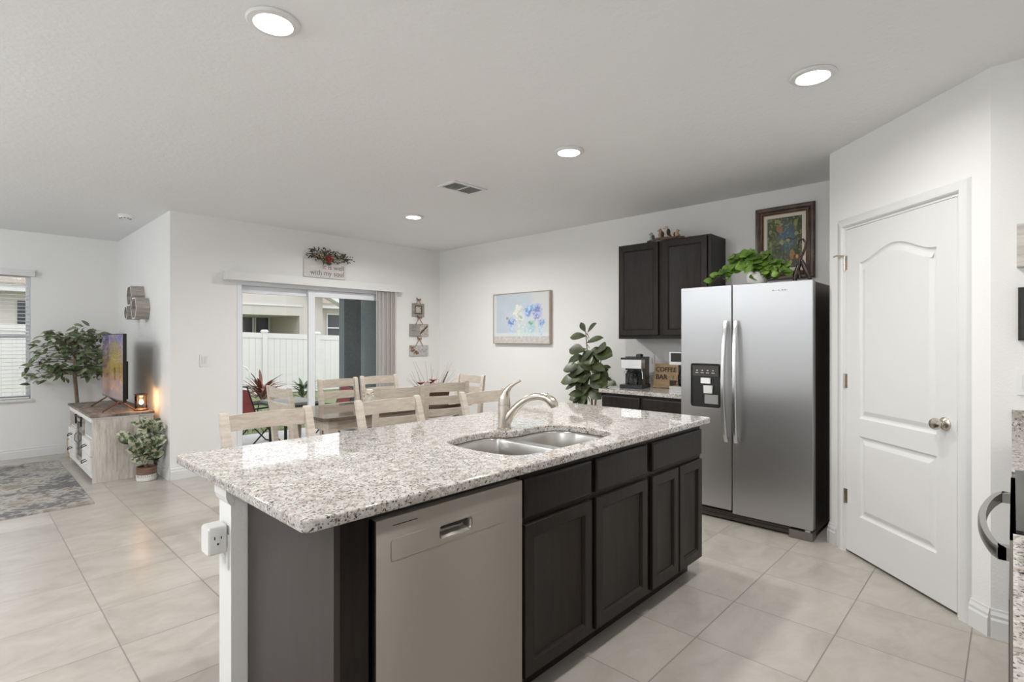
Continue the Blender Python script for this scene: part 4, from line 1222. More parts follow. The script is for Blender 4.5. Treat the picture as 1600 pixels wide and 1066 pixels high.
painted('canvas', VW - 0.02, VZ1 - VZ0 - 0.02, 150, 100, vases, VF @ Matrix.Translation((0.010, -0.037, VZ0 + 0.010)), M['paint'], pt)

# hanging plaques on the sliding door wall
def plaque(name_lab, x0, x1, z0, z1, style):
    t = thing('hanging_plaque', name_lab, 'wall plaque', ((x0 + x1) / 2, YS - 0.01, z0), group='plaques right of the sliding door')
    HF = frame((0, YS - 0.002, 0))
    def pc(u, v):
        n1 = fbm(u * 3, v * 14, style * 3.0); n2 = fbm(u * 12, v * 9, style + 9.0)
        c = mixc((0.25, 0.23, 0.20), (0.42, 0.39, 0.35), 0.5 + n1)
        if style == 1:
            if 0.2 < u < 0.8 and 0.17 < v < 0.84: c = (0.07, 0.05, 0.04)
            if 0.28 < u < 0.72 and 0.25 < v < 0.76: c = mixc((0.62, 0.58, 0.52), (0.30, 0.26, 0.22), (n2 + 0.1) * 2.2)
        elif style == 2:
            if u > 0.5 and ((u - 0.78) / 0.26) ** 2 + ((v - 0.45) / 0.55) ** 2 < 1 and n2 > -0.12: c = mixc((0.70, 0.66, 0.60), (0.10, 0.06, 0.04), abs(n2) * 1.2)
            if abs((v - 0.2) - (u - 0.55) * 1.6) < 0.09 and 0.55 < u < 0.95: c = (0.08, 0.05, 0.04)
        else:
            c = mixc((0.44, 0.43, 0.43), (0.60, 0.58, 0.56), 0.5 + n2)
            for bx, by in ((0.16, 0.55), (0.30, 0.35), (0.14, 0.78), (0.36, 0.30)):
                if ((u - bx) / 0.11) ** 2 + ((v - by) / 0.16) ** 2 < 1 + n2 * 2: c = mixc((0.11, 0.05, 0.03), (0.3, 0.16, 0.08), 0.4 + n2)
            if abs(v - 0.5 - 0.12 * math.sin(u * 30)) < 0.06 and 0.45 < u < 0.9: c = (0.36, 0.33, 0.36)
        return c
    painted('board', x1 - x0, z1 - z0, 48, 36, pc, HF @ Matrix.Translation((x0, -0.016, z0)), M['paint'], t, thick=0.015)
    cxm = (x0 + x1) / 2
    tw = pbr('jute_ribbon', (0.26, 0.14, 0.06), 0.8)
    m_ = MB(HF)
    top_ = z1 + (0.09 if style != 1 else 0.05)
    m_.tube([(x0 + (x1 - x0) * .3, -0.019, z1 - 0.01), (cxm, -0.016, top_)], 0.004, 6)
    m_.tube([(x0 + (x1 - x0) * .7, -0.019, z1 - 0.01), (cxm, -0.016, top_)], 0.004, 6)
    m_.tube([(cxm, -0.020, top_), (cxm - 0.035, -0.024, top_ + 0.022), (cxm - 0.030, -0.020, top_ - 0.006), (cxm, -0.018, top_)], [0.006, 0.007, 0.006, 0.004], 6)
    m_.tube([(cxm, -0.020, top_), (cxm + 0.035, -0.024, top_ + 0.014), (cxm + 0.032, -0.020, top_ - 0.008), (cxm, -0.018, top_)], [0.006, 0.007, 0.006, 0.004], 6)
    m_.build('ribbon_hanger', tw, t, smooth=True)
plaque('small square grey plaque with inner dark frame, topmost of the three', 4.265, 4.466, 1.682, 1.862, 1)
plaque('grey wooden plaque with rope handle and pale bird, middle of the three', 4.222, 4.535, 1.412, 1.580, 2)
plaque('pale grey plaque with brown flowers and script, lowest of the three', 4.222, 4.535, 1.144, 1.288, 3)

# sign with flower swag over the sliding door
sg = thing('wall_sign', 'white wooden sign reading It is well with my soul above sliding door', 'sign', (3.03, YS - 0.02, 2.10))
HF = frame((0, YS - 0.002, 0))
MB(HF).box(2.757, -0.016, 2.095, 3.275, -0.001, 2.325).build('board', pbr('whitewashed_board', (0.64, 0.61, 0.57), 0.7, col2=(0.74, 0.72, 0.68), nscale=4, stretch=(2, 1, 9)), sg, bevel=0.002)
gl = pbr('grey_lettering', (0.20, 0.18, 0.17), 0.8)
text_obj('It is well', 0.082, HF @ XZ @ Matrix.Translation((3.255, 2.200, 0.0165)), gl, sg, 'lettering', align='RIGHT', depth=0.0008)
text_obj('with my soul', 0.082, HF @ XZ @ Matrix.Translation((3.255, 2.128, 0.0165)), gl, sg, 'lettering', align='RIGHT', depth=0.0008)
sw = thing('floral_swag', 'autumn flower and leaf swag hung on the sign above the sliding door', 'flower garland', (3.05, YS - 0.05, 2.33))
m = MB(HF); lr = random.Random(3)
m.tube([(2.77, -0.035, 2.36), (2.95, -0.045, 2.365), (3.10, -0.045, 2.345), (3.36, -0.035, 2.345)], 0.006, 6)
m.build('stem', M['twig'], sw)
m = MB(HF)
for i in range(230):
    x = lr.triangular(2.745, 3.37, 2.95)
    zc = 2.368 - (x - 2.75) * 0.045
    sp_ = 0.07 * (1 - abs(x - 3.0) / 0.5) + 0.012
    m.leaf((x, -0.045 - lr.uniform(0, 0.03), zc + lr.uniform(-sp_, sp_)), (lr.uniform(-1, 1) + (x - 3.0) * 3, lr.uniform(-0.5, 0.1), lr.uniform(-1, 1)), (0, -1, 0.3), lr.uniform(0.025, 0.05), 0.014, 0.2, 0.2, 3)
for i in range(10):
    x = 3.2 + 0.017 * i
    m.leaf((x, -0.04, 2.352 + 0.012 * (i % 2)), (0.6, 0, 1 if i % 2 else -0.6), (0, -1, 0), 0.026, 0.010, 0.2, 0.2, 3)
for v in m.bm.verts: v.co.y = min(v.co.y, YS - 0.022)
m.build('leaves', pbr('swag_leaf', (0.035, 0.028, 0.015), 0.6, col2=(0.09, 0.085, 0.045), nscale=20), sw)
def rose(par, x, z, r_, c1, c2, nm='flower'):
    m_ = MB(HF)
    for k in range(3):
        for j in range(6):
            a = 2 * PI * j / 6 + k * 0.5
            rr_ = r_ * (1 - k * 0.3)
            d = (math.cos(a), -0.35 - k * 0.5, math.sin(a))
            m_.leaf((x + math.cos(a) * 0.004, -0.055 - k * 0.004, z + math.sin(a) * 0.004), d, (0, -1, 0), rr_, rr_ * 1.1, -0.25, -0.3, 4, 0.6)
    m_.ball((x, -0.068, z), r_ * 0.3)
    return m_.build(nm, pbr('petal', c1, 0.7, col2=c2, nscale=30), par, smooth=True)
rose(sw, 2.925, 2.355, 0.044, (0.50, 0.42, 0.28), (0.62, 0.55, 0.40))
rose(sw, 3.03, 2.318, 0.052, (0.36, 0.05, 0.035), (0.50, 0.12, 0.08))
rose(sw, 3.07, 2.335, 0.030, (0.42, 0.24, 0.16), (0.55, 0.34, 0.24))
rose(sw, 3.105, 2.330, 0.024, (0.60, 0.54, 0.44), (0.66, 0.60, 0.50))
rose(sw, 2.855, 2.350, 0.024, (0.30, 0.20, 0.15), (0.4, 0.3, 0.22))
m = MB(HF)
for i in range(7):
    a = R(-150 + i * 20)
    m.leaf((3.045, -0.05, 2.285), (math.cos(a) * 0.9, -0.1, math.sin(a)), (0, -1, 0), 0.045, 0.012, 0.1, 0.2, 3)
m.build('green_sprig', pbr('sprig', (0.04, 0.08, 0.06), 0.6), sw)

# light switch left of the sliding door
ls = thing('light_switch', 'white double rocker switch plate left of the sliding door', 'switch', (1.726, YS, 1.10))
MB(HF).box(1.688, -0.006, 1.095, 1.766, -0.0005, 1.222).build('cover_plate', M['white_plastic'], ls, bevel=0.002)
MB(HF).box(1.703, -0.010, 1.122, 1.724, -0.0062, 1.195).build('rocker', M['trim'], ls, bevel=0.002)
MB(HF).box(1.730, -0.010, 1.122, 1.751, -0.0062, 1.195).build('rocker', M['trim'], ls, bevel=0.002)

# ================================================================== CHAIRS AND TABLE
def chair_parts(t, W_, seat_z, top_z, rails, D_=0.42, foot=False, lean=0.055):
    hw = W_ / 2
    # rear posts: vertical to the seat, then lean back
    for sg_ in (-1, 1):
        m = MB()
        x = sg_ * (hw - 0.021)
        rr = []
        for z, y, dd, wx in ((0, -0.015, 0.036, 0.034), (seat_z - 0.04, 0.0, 0.042, 0.040), (seat_z + 0.06, 0.0, 0.042, 0.042), (seat_z + (top_z - seat_z) * .6, -lean * .45, 0.034, 0.042), (top_z - 0.012, -lean, 0.026, 0.042), (top_z, -lean - 0.006, 0.016, 0.036)):
            rr.append([(x - wx / 2, y - dd / 2, z), (x + wx / 2, y - dd / 2, z), (x + wx / 2, y + dd / 2, z), (x - wx / 2, y + dd / 2, z)])
        m.rings(rr); m.build('rear_leg', M['wash'], t, bevel=0.004)
        m = MB(); m.hexa([(x - 0.017, D_ - 0.045, 0), (x + 0.017, D_ - 0.045, 0), (x + 0.017, D_ - 0.011, 0), (x - 0.017, D_ - 0.011, 0)],
                         [(x - 0.021, D_ - 0.052, seat_z - 0.022), (x + 0.021, D_ - 0.052, seat_z - 0.022), (x + 0.021, D_ - 0.010, seat_z - 0.022), (x - 0.021, D_ - 0.010, seat_z - 0.022)])
        m.build('front_leg', M['wash'], t, bevel=0.003)
    for z0, z1 in rails:
        m = MB(); rr = []
        n = 10
        for i in range(n + 1):
            u = i / n * 2 - 1
            x = u * (hw - 0.043)
            zc = (z0 + z1) / 2
            k = max(0, (zc - seat_z - 0.06) / (top_z - seat_z - 0.06))
            y = -lean * k - 0.022 * (1 - u * u)
            arch = 0.004 * (1 - u * u) if z1 > top_z - 0.02 else 0
            yy = 0.008
            rr.append([(x, y - yy, z0), (x, y + yy, z0), (x, y + yy - 0.006, z1 - 0.012 + arch), (x, y - yy - 0.006, z1 - 0.012 + arch)])
        m.rings(rr); m.build('back_rail', M['wash_h'], t, bevel=0.003)
    m = MB(); m.rings([[(a, b, z) for a, b in offset_poly(rrect(-hw - 0.005, 0.028, hw + 0.005, D_ + 0.012, 0.02, 3), i)] for i, z in ((0.006, seat_z - 0.022), (0, seat_z - 0.016), (0, seat_z - 0.004), (0.006, seat_z))])
    m.build('seat', M['wash_h'], t, smooth=True)
    m = MB()
    m.box(-hw + 0.042, D_ - 0.042, seat_z - 0.085, hw - 0.042, D_ - 0.020, seat_z - 0.0225)
    m.box(-hw + 0.042, -0.009, seat_z - 0.085, hw - 0.042, 0.010, seat_z - 0.0225)
    for sg_ in (-1, 1):
        x = sg_ * (hw - 0.021); m.box(x - 0.009, 0.0215, seat_z - 0.085, x + 0.009, D_ - 0.053, seat_z - 0.0225)
    m.build('apron', M['wash_h'], t)
    m = MB()
    fz = 0.22
    for sg_ in (-1, 1):
        x = sg_ * (hw - 0.021); m.box(x - 0.009, 0.019, fz - 0.015, x + 0.009, D_ - 0.047, fz + 0.015)
    if foot: m.box(-hw + 0.040, D_ - 0.040, fz + 0.02, hw - 0.040, D_ - 0.020, fz + 0.055)
    m.box(-hw + 0.040, -0.012, fz + 0.04, hw - 0.040, 0.006, fz + 0.07)
    m.build('stretchers', M['wash_h'], t)

def dining_chair(label, x, y, rz, proto=[None]):
    if proto[0] is None:
        t = thing('dining_chair', label, 'chair')
        chair_parts(t, 0.43, 0.465, 0.992, [(0.905, 0.992), (0.795, 0.880), (0.690, 0.765)])
        proto[0] = t
    else:
        t = copy_tree(proto[0])
    t.location = (x, y, 0); t.rotation_euler = (0, 0, rz)
    tag(t, label, 'chair', 'ladder back chairs around the dining table')
    return t
# local +y is the seat side; back at local y = 0 leaning to -y
dining_chair('whitewashed ladder back chair on island side of table, left one', 2.45, 3.60, R(-9))
dining_chair('whitewashed ladder back chair on island side of table, right one', 3.02, 3.70, R(-13))
dining_chair('whitewashed dining chair with its back to the sliding glass, nearer left end', 2.56, 4.70, R(184))
dining_chair('whitewashed dining chair with its back to the vertical blind', 3.06, 4.78, R(177))
dining_chair('whitewashed dining chair at the left end of the table', 1.82, 4.23, R(-90))
dining_chair('whitewashed dining chair at the right end of the table by the right wall', 3.75, 4.22, R(90))

def stool(label, x, y, rz, proto=[None]):
    if proto[0] is None:
        t = thing('counter_stool', label, 'stool')
        chair_parts(t, 0.475, 0.60, 0.996, [(0.902, 0.993), (0.745, 0.80)], foot=True, lean=0.085)
        proto[0] = t
    else:
        t = copy_tree(proto[0])
    t.location = (x, y, 0); t.rotation_euler = (0, 0, rz)
    tag(t, label, 'stool', 'whitewashed counter stools behind the island')
    return t
stool('whitewashed counter stool nearest the left end of the island', 1.140, 2.785, R(180))
stool('whitewashed counter stool in the middle behind the island', 1.90, 2.80, R(180))
stool('whitewashed counter stool behind the faucet, nearest the right wall', 2.67, 2.73, R(181))

dt = thing('dining_table', 'rectangular dining table with brown top and whitewashed base', 'table', (2.69, 4.2, 0))
TX0, TX1, TY0, TY1 = 1.935, 3.47, 3.80, 4.64
cut = 0.035
m = MB(); o_ = [(TX0 + cut, TY0), (TX1 - cut, TY0), (TX1, TY0 + cut), (TX1, TY1 - cut), (TX1 - cut, TY1), (TX0 + cut, TY1), (TX0, TY1 - cut), (TX0, TY0 + cut)]
m.rings([[(a, b, z) for a, b in o_] for z in (0.733, 0.760)]); m.build('table_top', M['table_top'], dt, bevel=0.003)
for (x, y) in ((TX0 + 0.10, TY0 + 0.10), (TX1 - 0.10, TY0 + 0.10), (TX0 + 0.10, TY1 - 0.10), (TX1 - 0.10, TY1 - 0.10)):
    MB().hexa([(x - .03, y - .03, 0), (x + .03, y - .03, 0), (x + .03, y + .03, 0), (x - .03, y + .03, 0)], [(x - .042, y - .042, 0.7325), (x + .042, y - .042, 0.7325), (x + .042, y + .042, 0.7325), (x - .042, y + .042, 0.7325)]).build('leg', M['wash'], dt, bevel=0.004)
m = MB(); a0, a1, b0, b1 = TX0 + 0.07, TX1 - 0.07, TY0 + 0.07, TY1 - 0.07
m.box(a0 + .075, b0, 0.645, a1 - .075, b0 + 0.02, 0.7325); m.box(a0 + .075, b1 - 0.02, 0.645, a1 - .075, b1, 0.7325); m.box(a0, b0 + .075, 0.645, a0 + 0.02, b1 - .075, 0.7325); m.box(a1 - 0.02, b0 + .075, 0.645, a1, b1 - .075, 0.7325)
m.build('apron', M['wash_h'], dt)

# centrepiece basket with dried stems
cp = thing('dried_flower_basket', 'brown basket of dried autumn stems and red flowers on the dining table', 'flower arrangement', (3.20, 4.12, 0.7605))
BX, BY, BZ0 = 3.20, 4.12, 0.7608
m = MB()
m.rings([[(BX + a, BY + b, BZ0 + z) for a, b in offset_poly(rrect(-0.16, -0.07, 0.16, 0.07, 0.03), -o)] for o, z in ((0, 0), (0.012, 0.05), (0.02, 0.10), (0.012, 0.10), (0.004, 0.06))])
m.build('basket', pbr('dark_wicker', (0.05, 0.025, 0.015), 0.7, col2=(0.14, 0.07, 0.04), nscale=60), cp)
m = MB(); lr = random.Random(21)
for i in range(26):
    x = BX + lr.uniform(-0.13, 0.13); y = BY + lr.uniform(-0.05, 0.05)
    dx = (x - BX) * 1.2 + lr.uniform(-0.05, 0.05); h_ = lr.uniform(0.14, 0.33)
    m.tube([(x, y, BZ0 + 0.07), (x + dx * .4, y, BZ0 + 0.07 + h_ * .5), (x + dx, y + lr.uniform(-.05, .05), BZ0 + 0.07 + h_)], [0.0020, 0.0014, 0.0008], 5)
m.build('dried_stems', pbr('straw', (0.34, 0.26, 0.17), 0.8), cp)
m = MB()
for (x, z, s_) in ((BX - 0.02, 0.19, 1.2), (BX + 0.02, 0.21, 1.3), (BX - 0.16, 0.15, 1.5), (BX + 0.06, 0.17, 1.4), (BX - 0.19, 0.11, 1.2), (BX - 0.13, 0.19, 1.3), (BX + 0.12, 0.15, 1.2), (BX - 0.07, 0.15, 1.4), (BX - 0.02, 0.12, 1.4), (BX + 0.15, 0.11, 1.2)):
    for j in range(11):
        a = 2 * PI * j / 11
        m.leaf((x, BY, BZ0 + z - 0.02), (math.cos(a) * .8, math.sin(a) * .8, 0.8 - 0.1 * (j % 3)), (0, 0, 1), 0.046 * s_, 0.026, 0.3, 0.2, 3)
m.build('red_flowers', pbr('dried_red', (0.16, 0.02, 0.018), 0.7, col2=(0.28, 0.06, 0.04), nscale=30), cp)
m = MB()
for i in range(90):
    x = BX + lr.uniform(-0.20, 0.19); m.leaf((x, BY + lr.uniform(-.07, .07), BZ0 + 0.08 + lr.uniform(0, 0.05)), (lr.uniform(-1, 1), lr.uniform(-1, 1), lr.uniform(-0.2, 0.9)), (0, 0, 1), 0.05, 0.018, 0.3, 0.2, 3)
m.build('dried_leaves', pbr('dried_leaf', (0.06, 0.035, 0.02), 0.8, col2=(0.14, 0.10, 0.05), nscale=20), cp)
m = MB()
for i in range(11):
    t_ = i / 10
    m.ball((BX + 0.10 + 0.085 * t_, BY - 0.02, BZ0 + 0.13 + 0.15 * t_), 0.010 - 0.003 * t_, n=8, m=6)
m.tube([(BX + 0.06, BY - 0.02, BZ0 + 0.07), (BX + 0.186, BY - 0.02, BZ0 + 0.285)], 0.003, 6)
m.build('seed_spike', M['black_matt'], cp)
sc = thing('floral_candle_ring', 'small brown and cream dried flower cluster on the left half of the table', 'flower arrangement', (2.62, 4.34, 0.7605))
m = MB(); lr = random.Random(5)
for i in range(46):
    a = lr.uniform(0, 2 * PI)
    m.leaf((2.66 + 0.05 * math.cos(a), 4.36 + 0.05 * math.sin(a), 0.785 + lr.uniform(0, 0.09)), (math.cos(a), math.sin(a), lr.uniform(-0.1, 1)), (0, 0, 1), 0.05, 0.02, 0.3, 0.2, 3)
m.build('leaves', pbr('ring_leaf', (0.16, 0.11, 0.07), 0.8, col2=(0.4, 0.34, 0.24), nscale=30), sc)
MB().lathe((2.66, 4.36, 0.7608), [(0.055, 0), (0.06, 0.02), (0.05, 0.06), (0.035, 0.10), (0.03, 0.14)], 18).build('candle', M['mat_board'], sc, smooth=True)

# ================================================================== FIDDLE LEAF FIG
fg = thing('fiddle_leaf_fig', 'tall fiddle leaf fig with broad dark leaves beside the coffee bar', 'potted plant', (4.36, 3.02, 0))
GX, GY = 4.33, 3.035
MB().lathe((GX, GY, 0), [(0.10, 0), (0.13, 0.02), (0.16, 0.20), (0.165, 0.30), (0.155, 0.31), (0.15, 0.27)], 26).build('pot', M['terracotta'], fg, smooth=True)
MB().lathe((GX, GY, 0.272), [(0.148, 0), (0.148, 0.004)], 20).build('soil', M['soil'], fg)
stems = MB(); lv = MB(); lr = random.Random(40)
def figleaf(p, d, L, W_, up=(0, 0, 1)):
    lv.leaf(p, d, up, L, W_, curl=lr.uniform(0.1, 0.45), fold=0.15, n=7, peak=0.60)
trunks = [[(GX, GY, 0.27), (GX + 0.01, GY - 0.01, 0.6), (GX, GY - 0.01, 0.9), (GX, GY + 0.03, 1.15), (GX - 0.01, GY + 0.055, 1.45)],
          [(GX + 0.02, GY + 0.02, 0.27), (GX - 0.01, GY + 0.04, 0.65), (GX - 0.04, GY + 0.13, 0.95)],
          [(GX + 0.02, GY - 0.02, 0.27), (GX + 0.0, GY - 0.05, 0.70), (GX - 0.02, GY - 0.12, 1.08), (GX - 0.02, GY - 0.14, 1.2)]]
for q in trunks: stems.tube(q, [0.013 - 0.009 * i / (len(q) - 1) for i in range(len(q))], 8)
# (dy from trunk, z, direction dy, dz, length, width): dy positive = image left
fl = [(0.05, 1.44, 0.4, 0.9, 0.11, 0.06), (0.05, 1.43, -0.7, 0.75, 0.16, 0.075), (0.06, 1.40, 1.0, 0.05, 0.19, 0.10), (0.03, 1.33, -0.95, 0.45, 0.20, 0.08), (0.04, 1.27, 1.0, 0.05, 0.14, 0.045),
      (0.02, 1.24, -1.0, 0.25, 0.15, 0.10), (-0.06, 1.24, -1.0, -0.02, 0.24, 0.17), (-0.05, 1.27, -0.8, 0.12, 0.20, 0.15), (0.08, 1.19, 1.0, -0.05, 0.22, 0.12), (0.16, 1.17, 0.9, -0.25, 0.14, 0.12), (0.02, 1.16, 0.2, -0.9, 0.15, 0.12),
      (-0.09, 1.18, 0.1, -1.0, 0.16, 0.14), (-0.10, 1.12, -0.3, -0.9, 0.19, 0.15), (-0.12, 1.10, -1.0, 0.12, 0.12, 0.05), (0.10, 1.10, 1.0, -0.1, 0.20, 0.13), (0.05, 1.06, 0.5, -0.6, 0.19, 0.15), (0.02, 1.12, 0.9, -0.3, 0.22, 0.14),
      (0.12, 1.00, 1.0, -0.3, 0.17, 0.08), (0.09, 0.98, 0.9, 0.0, 0.22, 0.14), (0.06, 0.98, 0.4, -0.8, 0.20, 0.15), (-0.02, 1.02, -0.5, -0.5, 0.17, 0.13), (-0.05, 0.95, -1.0, 0.15, 0.20, 0.12), (-0.14, 0.96, -1.0, -0.25, 0.20, 0.14),
      (0.15, 0.92, 1.0, -0.2, 0.20, 0.07), (0.12, 0.90, 0.7, -0.9, 0.19, 0.09), (0.09, 0.90, 0.3, -1.0, 0.20, 0.11), (0.02, 0.80, 0.9, 0.0, 0.21, 0.14), (0.06, 0.86, 0.1, -1, 0.20, 0.12), (0.13, 0.84, 0.2, -1, 0.17, 0.06), (0.04, 1.04, 1.0, 0.1, 0.2, 0.14), (-0.04, 1.06, 0.2, 0.5, 0.14, 0.11)]
for i in range(26):
    zz = lr.uniform(0.82, 1.26); sd = lr.choice((-1, 1))
    fl.append((lr.uniform(-0.06, 0.10), zz, sd * lr.uniform(0.3, 1), lr.uniform(-0.7, 0.25), lr.uniform(0.15, 0.20), lr.uniform(0.09, 0.14)))
for dy, z, ddy, ddz, L, W_ in fl:
    p = Vector((GX - lr.uniform(-0.02, 0.05), GY + dy, z)); dxx = lr.uniform(-0.55, 0.05)
    d = Vector((dxx, ddy, ddz)).normalized()
    stems.tube([(GX, GY + dy * 0.4, z - 0.05), p], 0.003, 5)
    figleaf(p, d, L, W_, (-0.8, 0, 0.6))
for bm_ in (lv.bm,):
    for v in bm_.verts:
        v.co.x = min(v.co.x, XB - 0.02)
        if v.co.y < 2.80: v.co.z = max(v.co.z, 0.930)
lv.build('foliage', M['leaf_fig'], fg, smooth=True)
stems.build('stems', M['bark'], fg)

# ================================================================== LIVING ROOM
SX, SXb, SYn, SYf, SH = 0.885, 1.385, 6.31, 7.75, 0.645
ts = thing('television_stand', 'distressed white farmhouse television stand with glass door and drawers', 'television stand', ((SX + SXb) / 2, (SYn + SYf) / 2, 0))
for y_ in (SYn + 0.008, SYf - 0.030):
    MB().box(SX + 0.006, y_, 0.0, SXb - 0.004, y_ + 0.022, SH - 0.036).build('side_panel', M['stand_wash'], ts, bevel=0.0015)
m = MB(); m.box(SX - 0.012, SYn - 0.012, SH - 0.022, SXb, SYf + 0.012, SH); m.build('top', plank_mat('weathered_planks', (0.11, 0.08, 0.065), (0.24, 0.19, 0.16), (0.48, 0.43, 0.38), (6, 2.2, 1)), ts, bevel=0.002)
m = MB(); m.box(SX - 0.004, SYn, SH - 0.0365, SXb - 0.002, SYf, SH - 0.0225); m.box(SX, SYn + 0.031, 0.05, SX + 0.016, SYf - 0.031, 0.098); m.box(SX + 0.02, SYn + 0.031, 0.08, SXb - 0.03, SYf - 0.031, 0.095); m.box(SXb - 0.02, SYn + 0.031, 0.05, SXb - 0.012, SYf - 0.031, SH - 0.04)
for y in (6.805, 7.245): m.box(SX + 0.0165, y - 0.010, 0.096, SXb - 0.0205, y + 0.010, SH - 0.038)
m.box(SX + 0.0165, SYn + 0.031, 0.40, SXb - 0.0205, 6.794, 0.415); m.box(SX + 0.0165, 7.256, 0.40, SXb - 0.0205, SYf - 0.031, 0.415)
m.box(SX, SYn + 0.031, 0.575, SX + 0.016, SYf - 0.031, SH - 0.038)
m.build('shelves', M['stand_white'], ts)
ND = frame((SX + 0.016, SYf, 0), -PI / 2)
for a, b in ((0.040, 0.490), (0.960, 1.405)):
    for z0, z1 in ((0.104, 0.246), (0.254, 0.396)):
        m = MB(ND); m.nested([(a, z0), (b, z0), (b, z1), (a, z1)], [(0, 0), (0, 0.026), (0.002, 0.028), (0.028, 0.028), (0.030, 0.020)])
        dr = m.build('drawer', M['stand_white'], ts)
        c = (a + b) / 2
        MB(ND).tube([(c - 0.04, -0.024, z1 - 0.055), (c - 0.045, -0.05, z1 - 0.065), (c - 0.02, -0.060, z1 - 0.08), (c + 0.02, -0.060, z1 - 0.08), (c + 0.045, -0.05, z1 - 0.065), (c + 0.04, -0.024, z1 - 0.055)], 0.005, 6).build('handle', M['black_matt'], dr)
m = MB(ND); m.nested([(0.520, 0.104), (0.930, 0.104), (0.930, 0.560), (0.520, 0.560)], [(0, 0), (0, 0.018), (0.045, 0.018), (0.046, 0.004)], cap=False)
gd = m.build('barn_door', M['rustic'], ts)
MB(ND).box(0.564, -0.008, 0.148, 0.886, -0.004, 0.516).build('glass_pane', M['dark_glass'], gd)
m = MB(ND); m.tube([(0.50, -0.030, 0.585 - 0.02), (0.95, -0.030, 0.565)], 0.005, 6)
for u in (0.56, 0.89): m.box(u - 0.008, -0.034, 0.48, u + 0.008, -0.0185, 0.58)
m.build('barn_rail', M['black_matt'], gd)
MB(ND).tube([(0.55, -0.019, 0.28), (0.55, -0.034, 0.30), (0.55, -0.034, 0.36), (0.55, -0.019, 0.38)], 0.004, 6).build('door_pull', M['black_matt'], gd)

# television
TVX = 1.125
tv = thing('television', 'flat television showing an autumn forest scene on the wooden stand', 'television', (TVX, 6.83, SH))
TF = frame((TVX, 7.36, 0), -PI / 2)
TW, TZ0, TZ1 = 1.05, 0.748, 1.424
def autumn(u, v):
    n1 = fbm(u * 7, v * 9, 2.2); n2 = fbm(u * 34, v * 34, 4.4); n3 = fbm(u * 60, v * 50, 9.0, 2)
    c = mixc((0.34, 0.17, 0.09), (0.30, 0.18, 0.08), v * 1.4)
    if v > 0.55: c = mixc(c, (0.20, 0.17, 0.30), (v - 0.55) * 2.6)
    if v > 0.88: c = mixc(c, (0.16, 0.15, 0.34), 0.7)
    if n2 > 0.12: c = mixc(c, (0.42, 0.34, 0.36) if v > 0.6 else (0.44, 0.25, 0.10), 0.6)
    d = ((u - 0.60) / 0.26) ** 2 + ((v - 0.62) / 0.26) ** 2
    if d < 1 + n2 * 2.2: c = mixc(c, mixc((0.42, 0.32, 0.05), (0.16, 0.17, 0.05), 0.5 + n3 * 1.6), 0.8)
    if abs(u - 0.64) < 0.03 and v < 0.50: c = (0.13, 0.06, 0.04)
    if u < 0.34 and n1 + n2 * 0.9 > -0.12 and v > 0.3: c = mixc(c, (0.05, 0.05, 0.08), 0.75)
    if v < 0.30: c = mixc((0.38, 0.20, 0.12), (0.26, 0.17, 0.17), 0.5 + n1)
    if v < 0.12: c = mixc(c, (0.16, 0.12, 0.13), 0.6)
    for uu in (0.08, 0.16, 0.27, 0.36, 0.85):
        if abs(u - uu - 0.01 * math.sin(v * 20)) < 0.008 and v < 0.62: c = mixc(c, (0.07, 0.04, 0.04), 0.8)
    return c
m = MB(TF); m.box(0, 0.0, TZ0, TW, 0.030, TZ1); m.box(0.12, 0.030, TZ0 + 0.02, TW - 0.12, 0.065, TZ0 + 0.40)
m.build('housing', M['black'], tv, bevel=0.004)
painted('screen', TW - 0.016, TZ1 - TZ0 - 0.022, 120, 80, autumn, TF @ Matrix.Translation((0.008, -0.0008, TZ0 + 0.014)), M['screen'], tv)
for u in (0.20, 0.85):
    MB(TF).tube([(u, 0.018, TZ0 + 0.004), (u, -0.03, TZ0 - 0.030), (u, -0.13, SH + 0.008)], 0.008, 8).tube([(u, 0.018, TZ0 + 0.004), (u, 0.05, TZ0 - 0.030), (u, 0.13, SH + 0.008)], 0.008, 8).build('foot', M['rust'], tv)

# lantern lamp
lx, ly = 1.300, 6.44
lp = thing('lantern_lamp', 'small glowing glass and brown metal lantern on the television stand', 'lamp', (lx, ly, SH))
MB().lathe((lx, ly, SH + 0.0005), [(0.060, 0), (0.060, 0.012), (0.050, 0.018)], 24).build('base', M['rust'], lp, smooth=True)
MB().lathe((lx, ly, SH + 0.0185), [(0.052, 0), (0.055, 0.02), (0.055, 0.125), (0.050, 0.135)], 24, cap0=False, cap1=False).build('glass_shade', M['clear'], lp, smooth=True)
MB().lathe((lx, ly, SH + 0.154), [(0.053, 0), (0.058, 0.004), (0.056, 0.014), (0.020, 0.022)], 24).build('lid', M['rust'], lp, smooth=True)
m = MB()
for k in range(4):
    a = R(45 + 90 * k); m.tube([(lx + 0.058 * math.cos(a), ly + 0.058 * math.sin(a), SH + 0.01), (lx + 0.058 * math.cos(a), ly + 0.058 * math.sin(a), SH + 0.16)], 0.0025, 6)
for z in (0.05, 0.09, 0.13):
    m.tube([(lx + 0.058 * math.cos(t * PI / 10), ly + 0.058 * math.sin(t * PI / 10), SH + z) for t in range(21)], 0.0013, 5)
m.build('wire_cage', M['rust'], lp)
MB().ball((lx, ly, SH + 0.085), 0.019, (1, 1, 1.25)).build('bulb', M['bulb'], lp, smooth=True)
ll = bpy.data.lights.new('lantern_glow', 'POINT'); ll.energy = 1.8; ll.color = (1.0, 0.50, 0.20); ll.shadow_soft_size = 0.02
llo = bpy.data.objects.new('lantern_glow', ll); llo.location = (0, 0, 0.118); llo.parent = lp; COL.objects.link(llo)

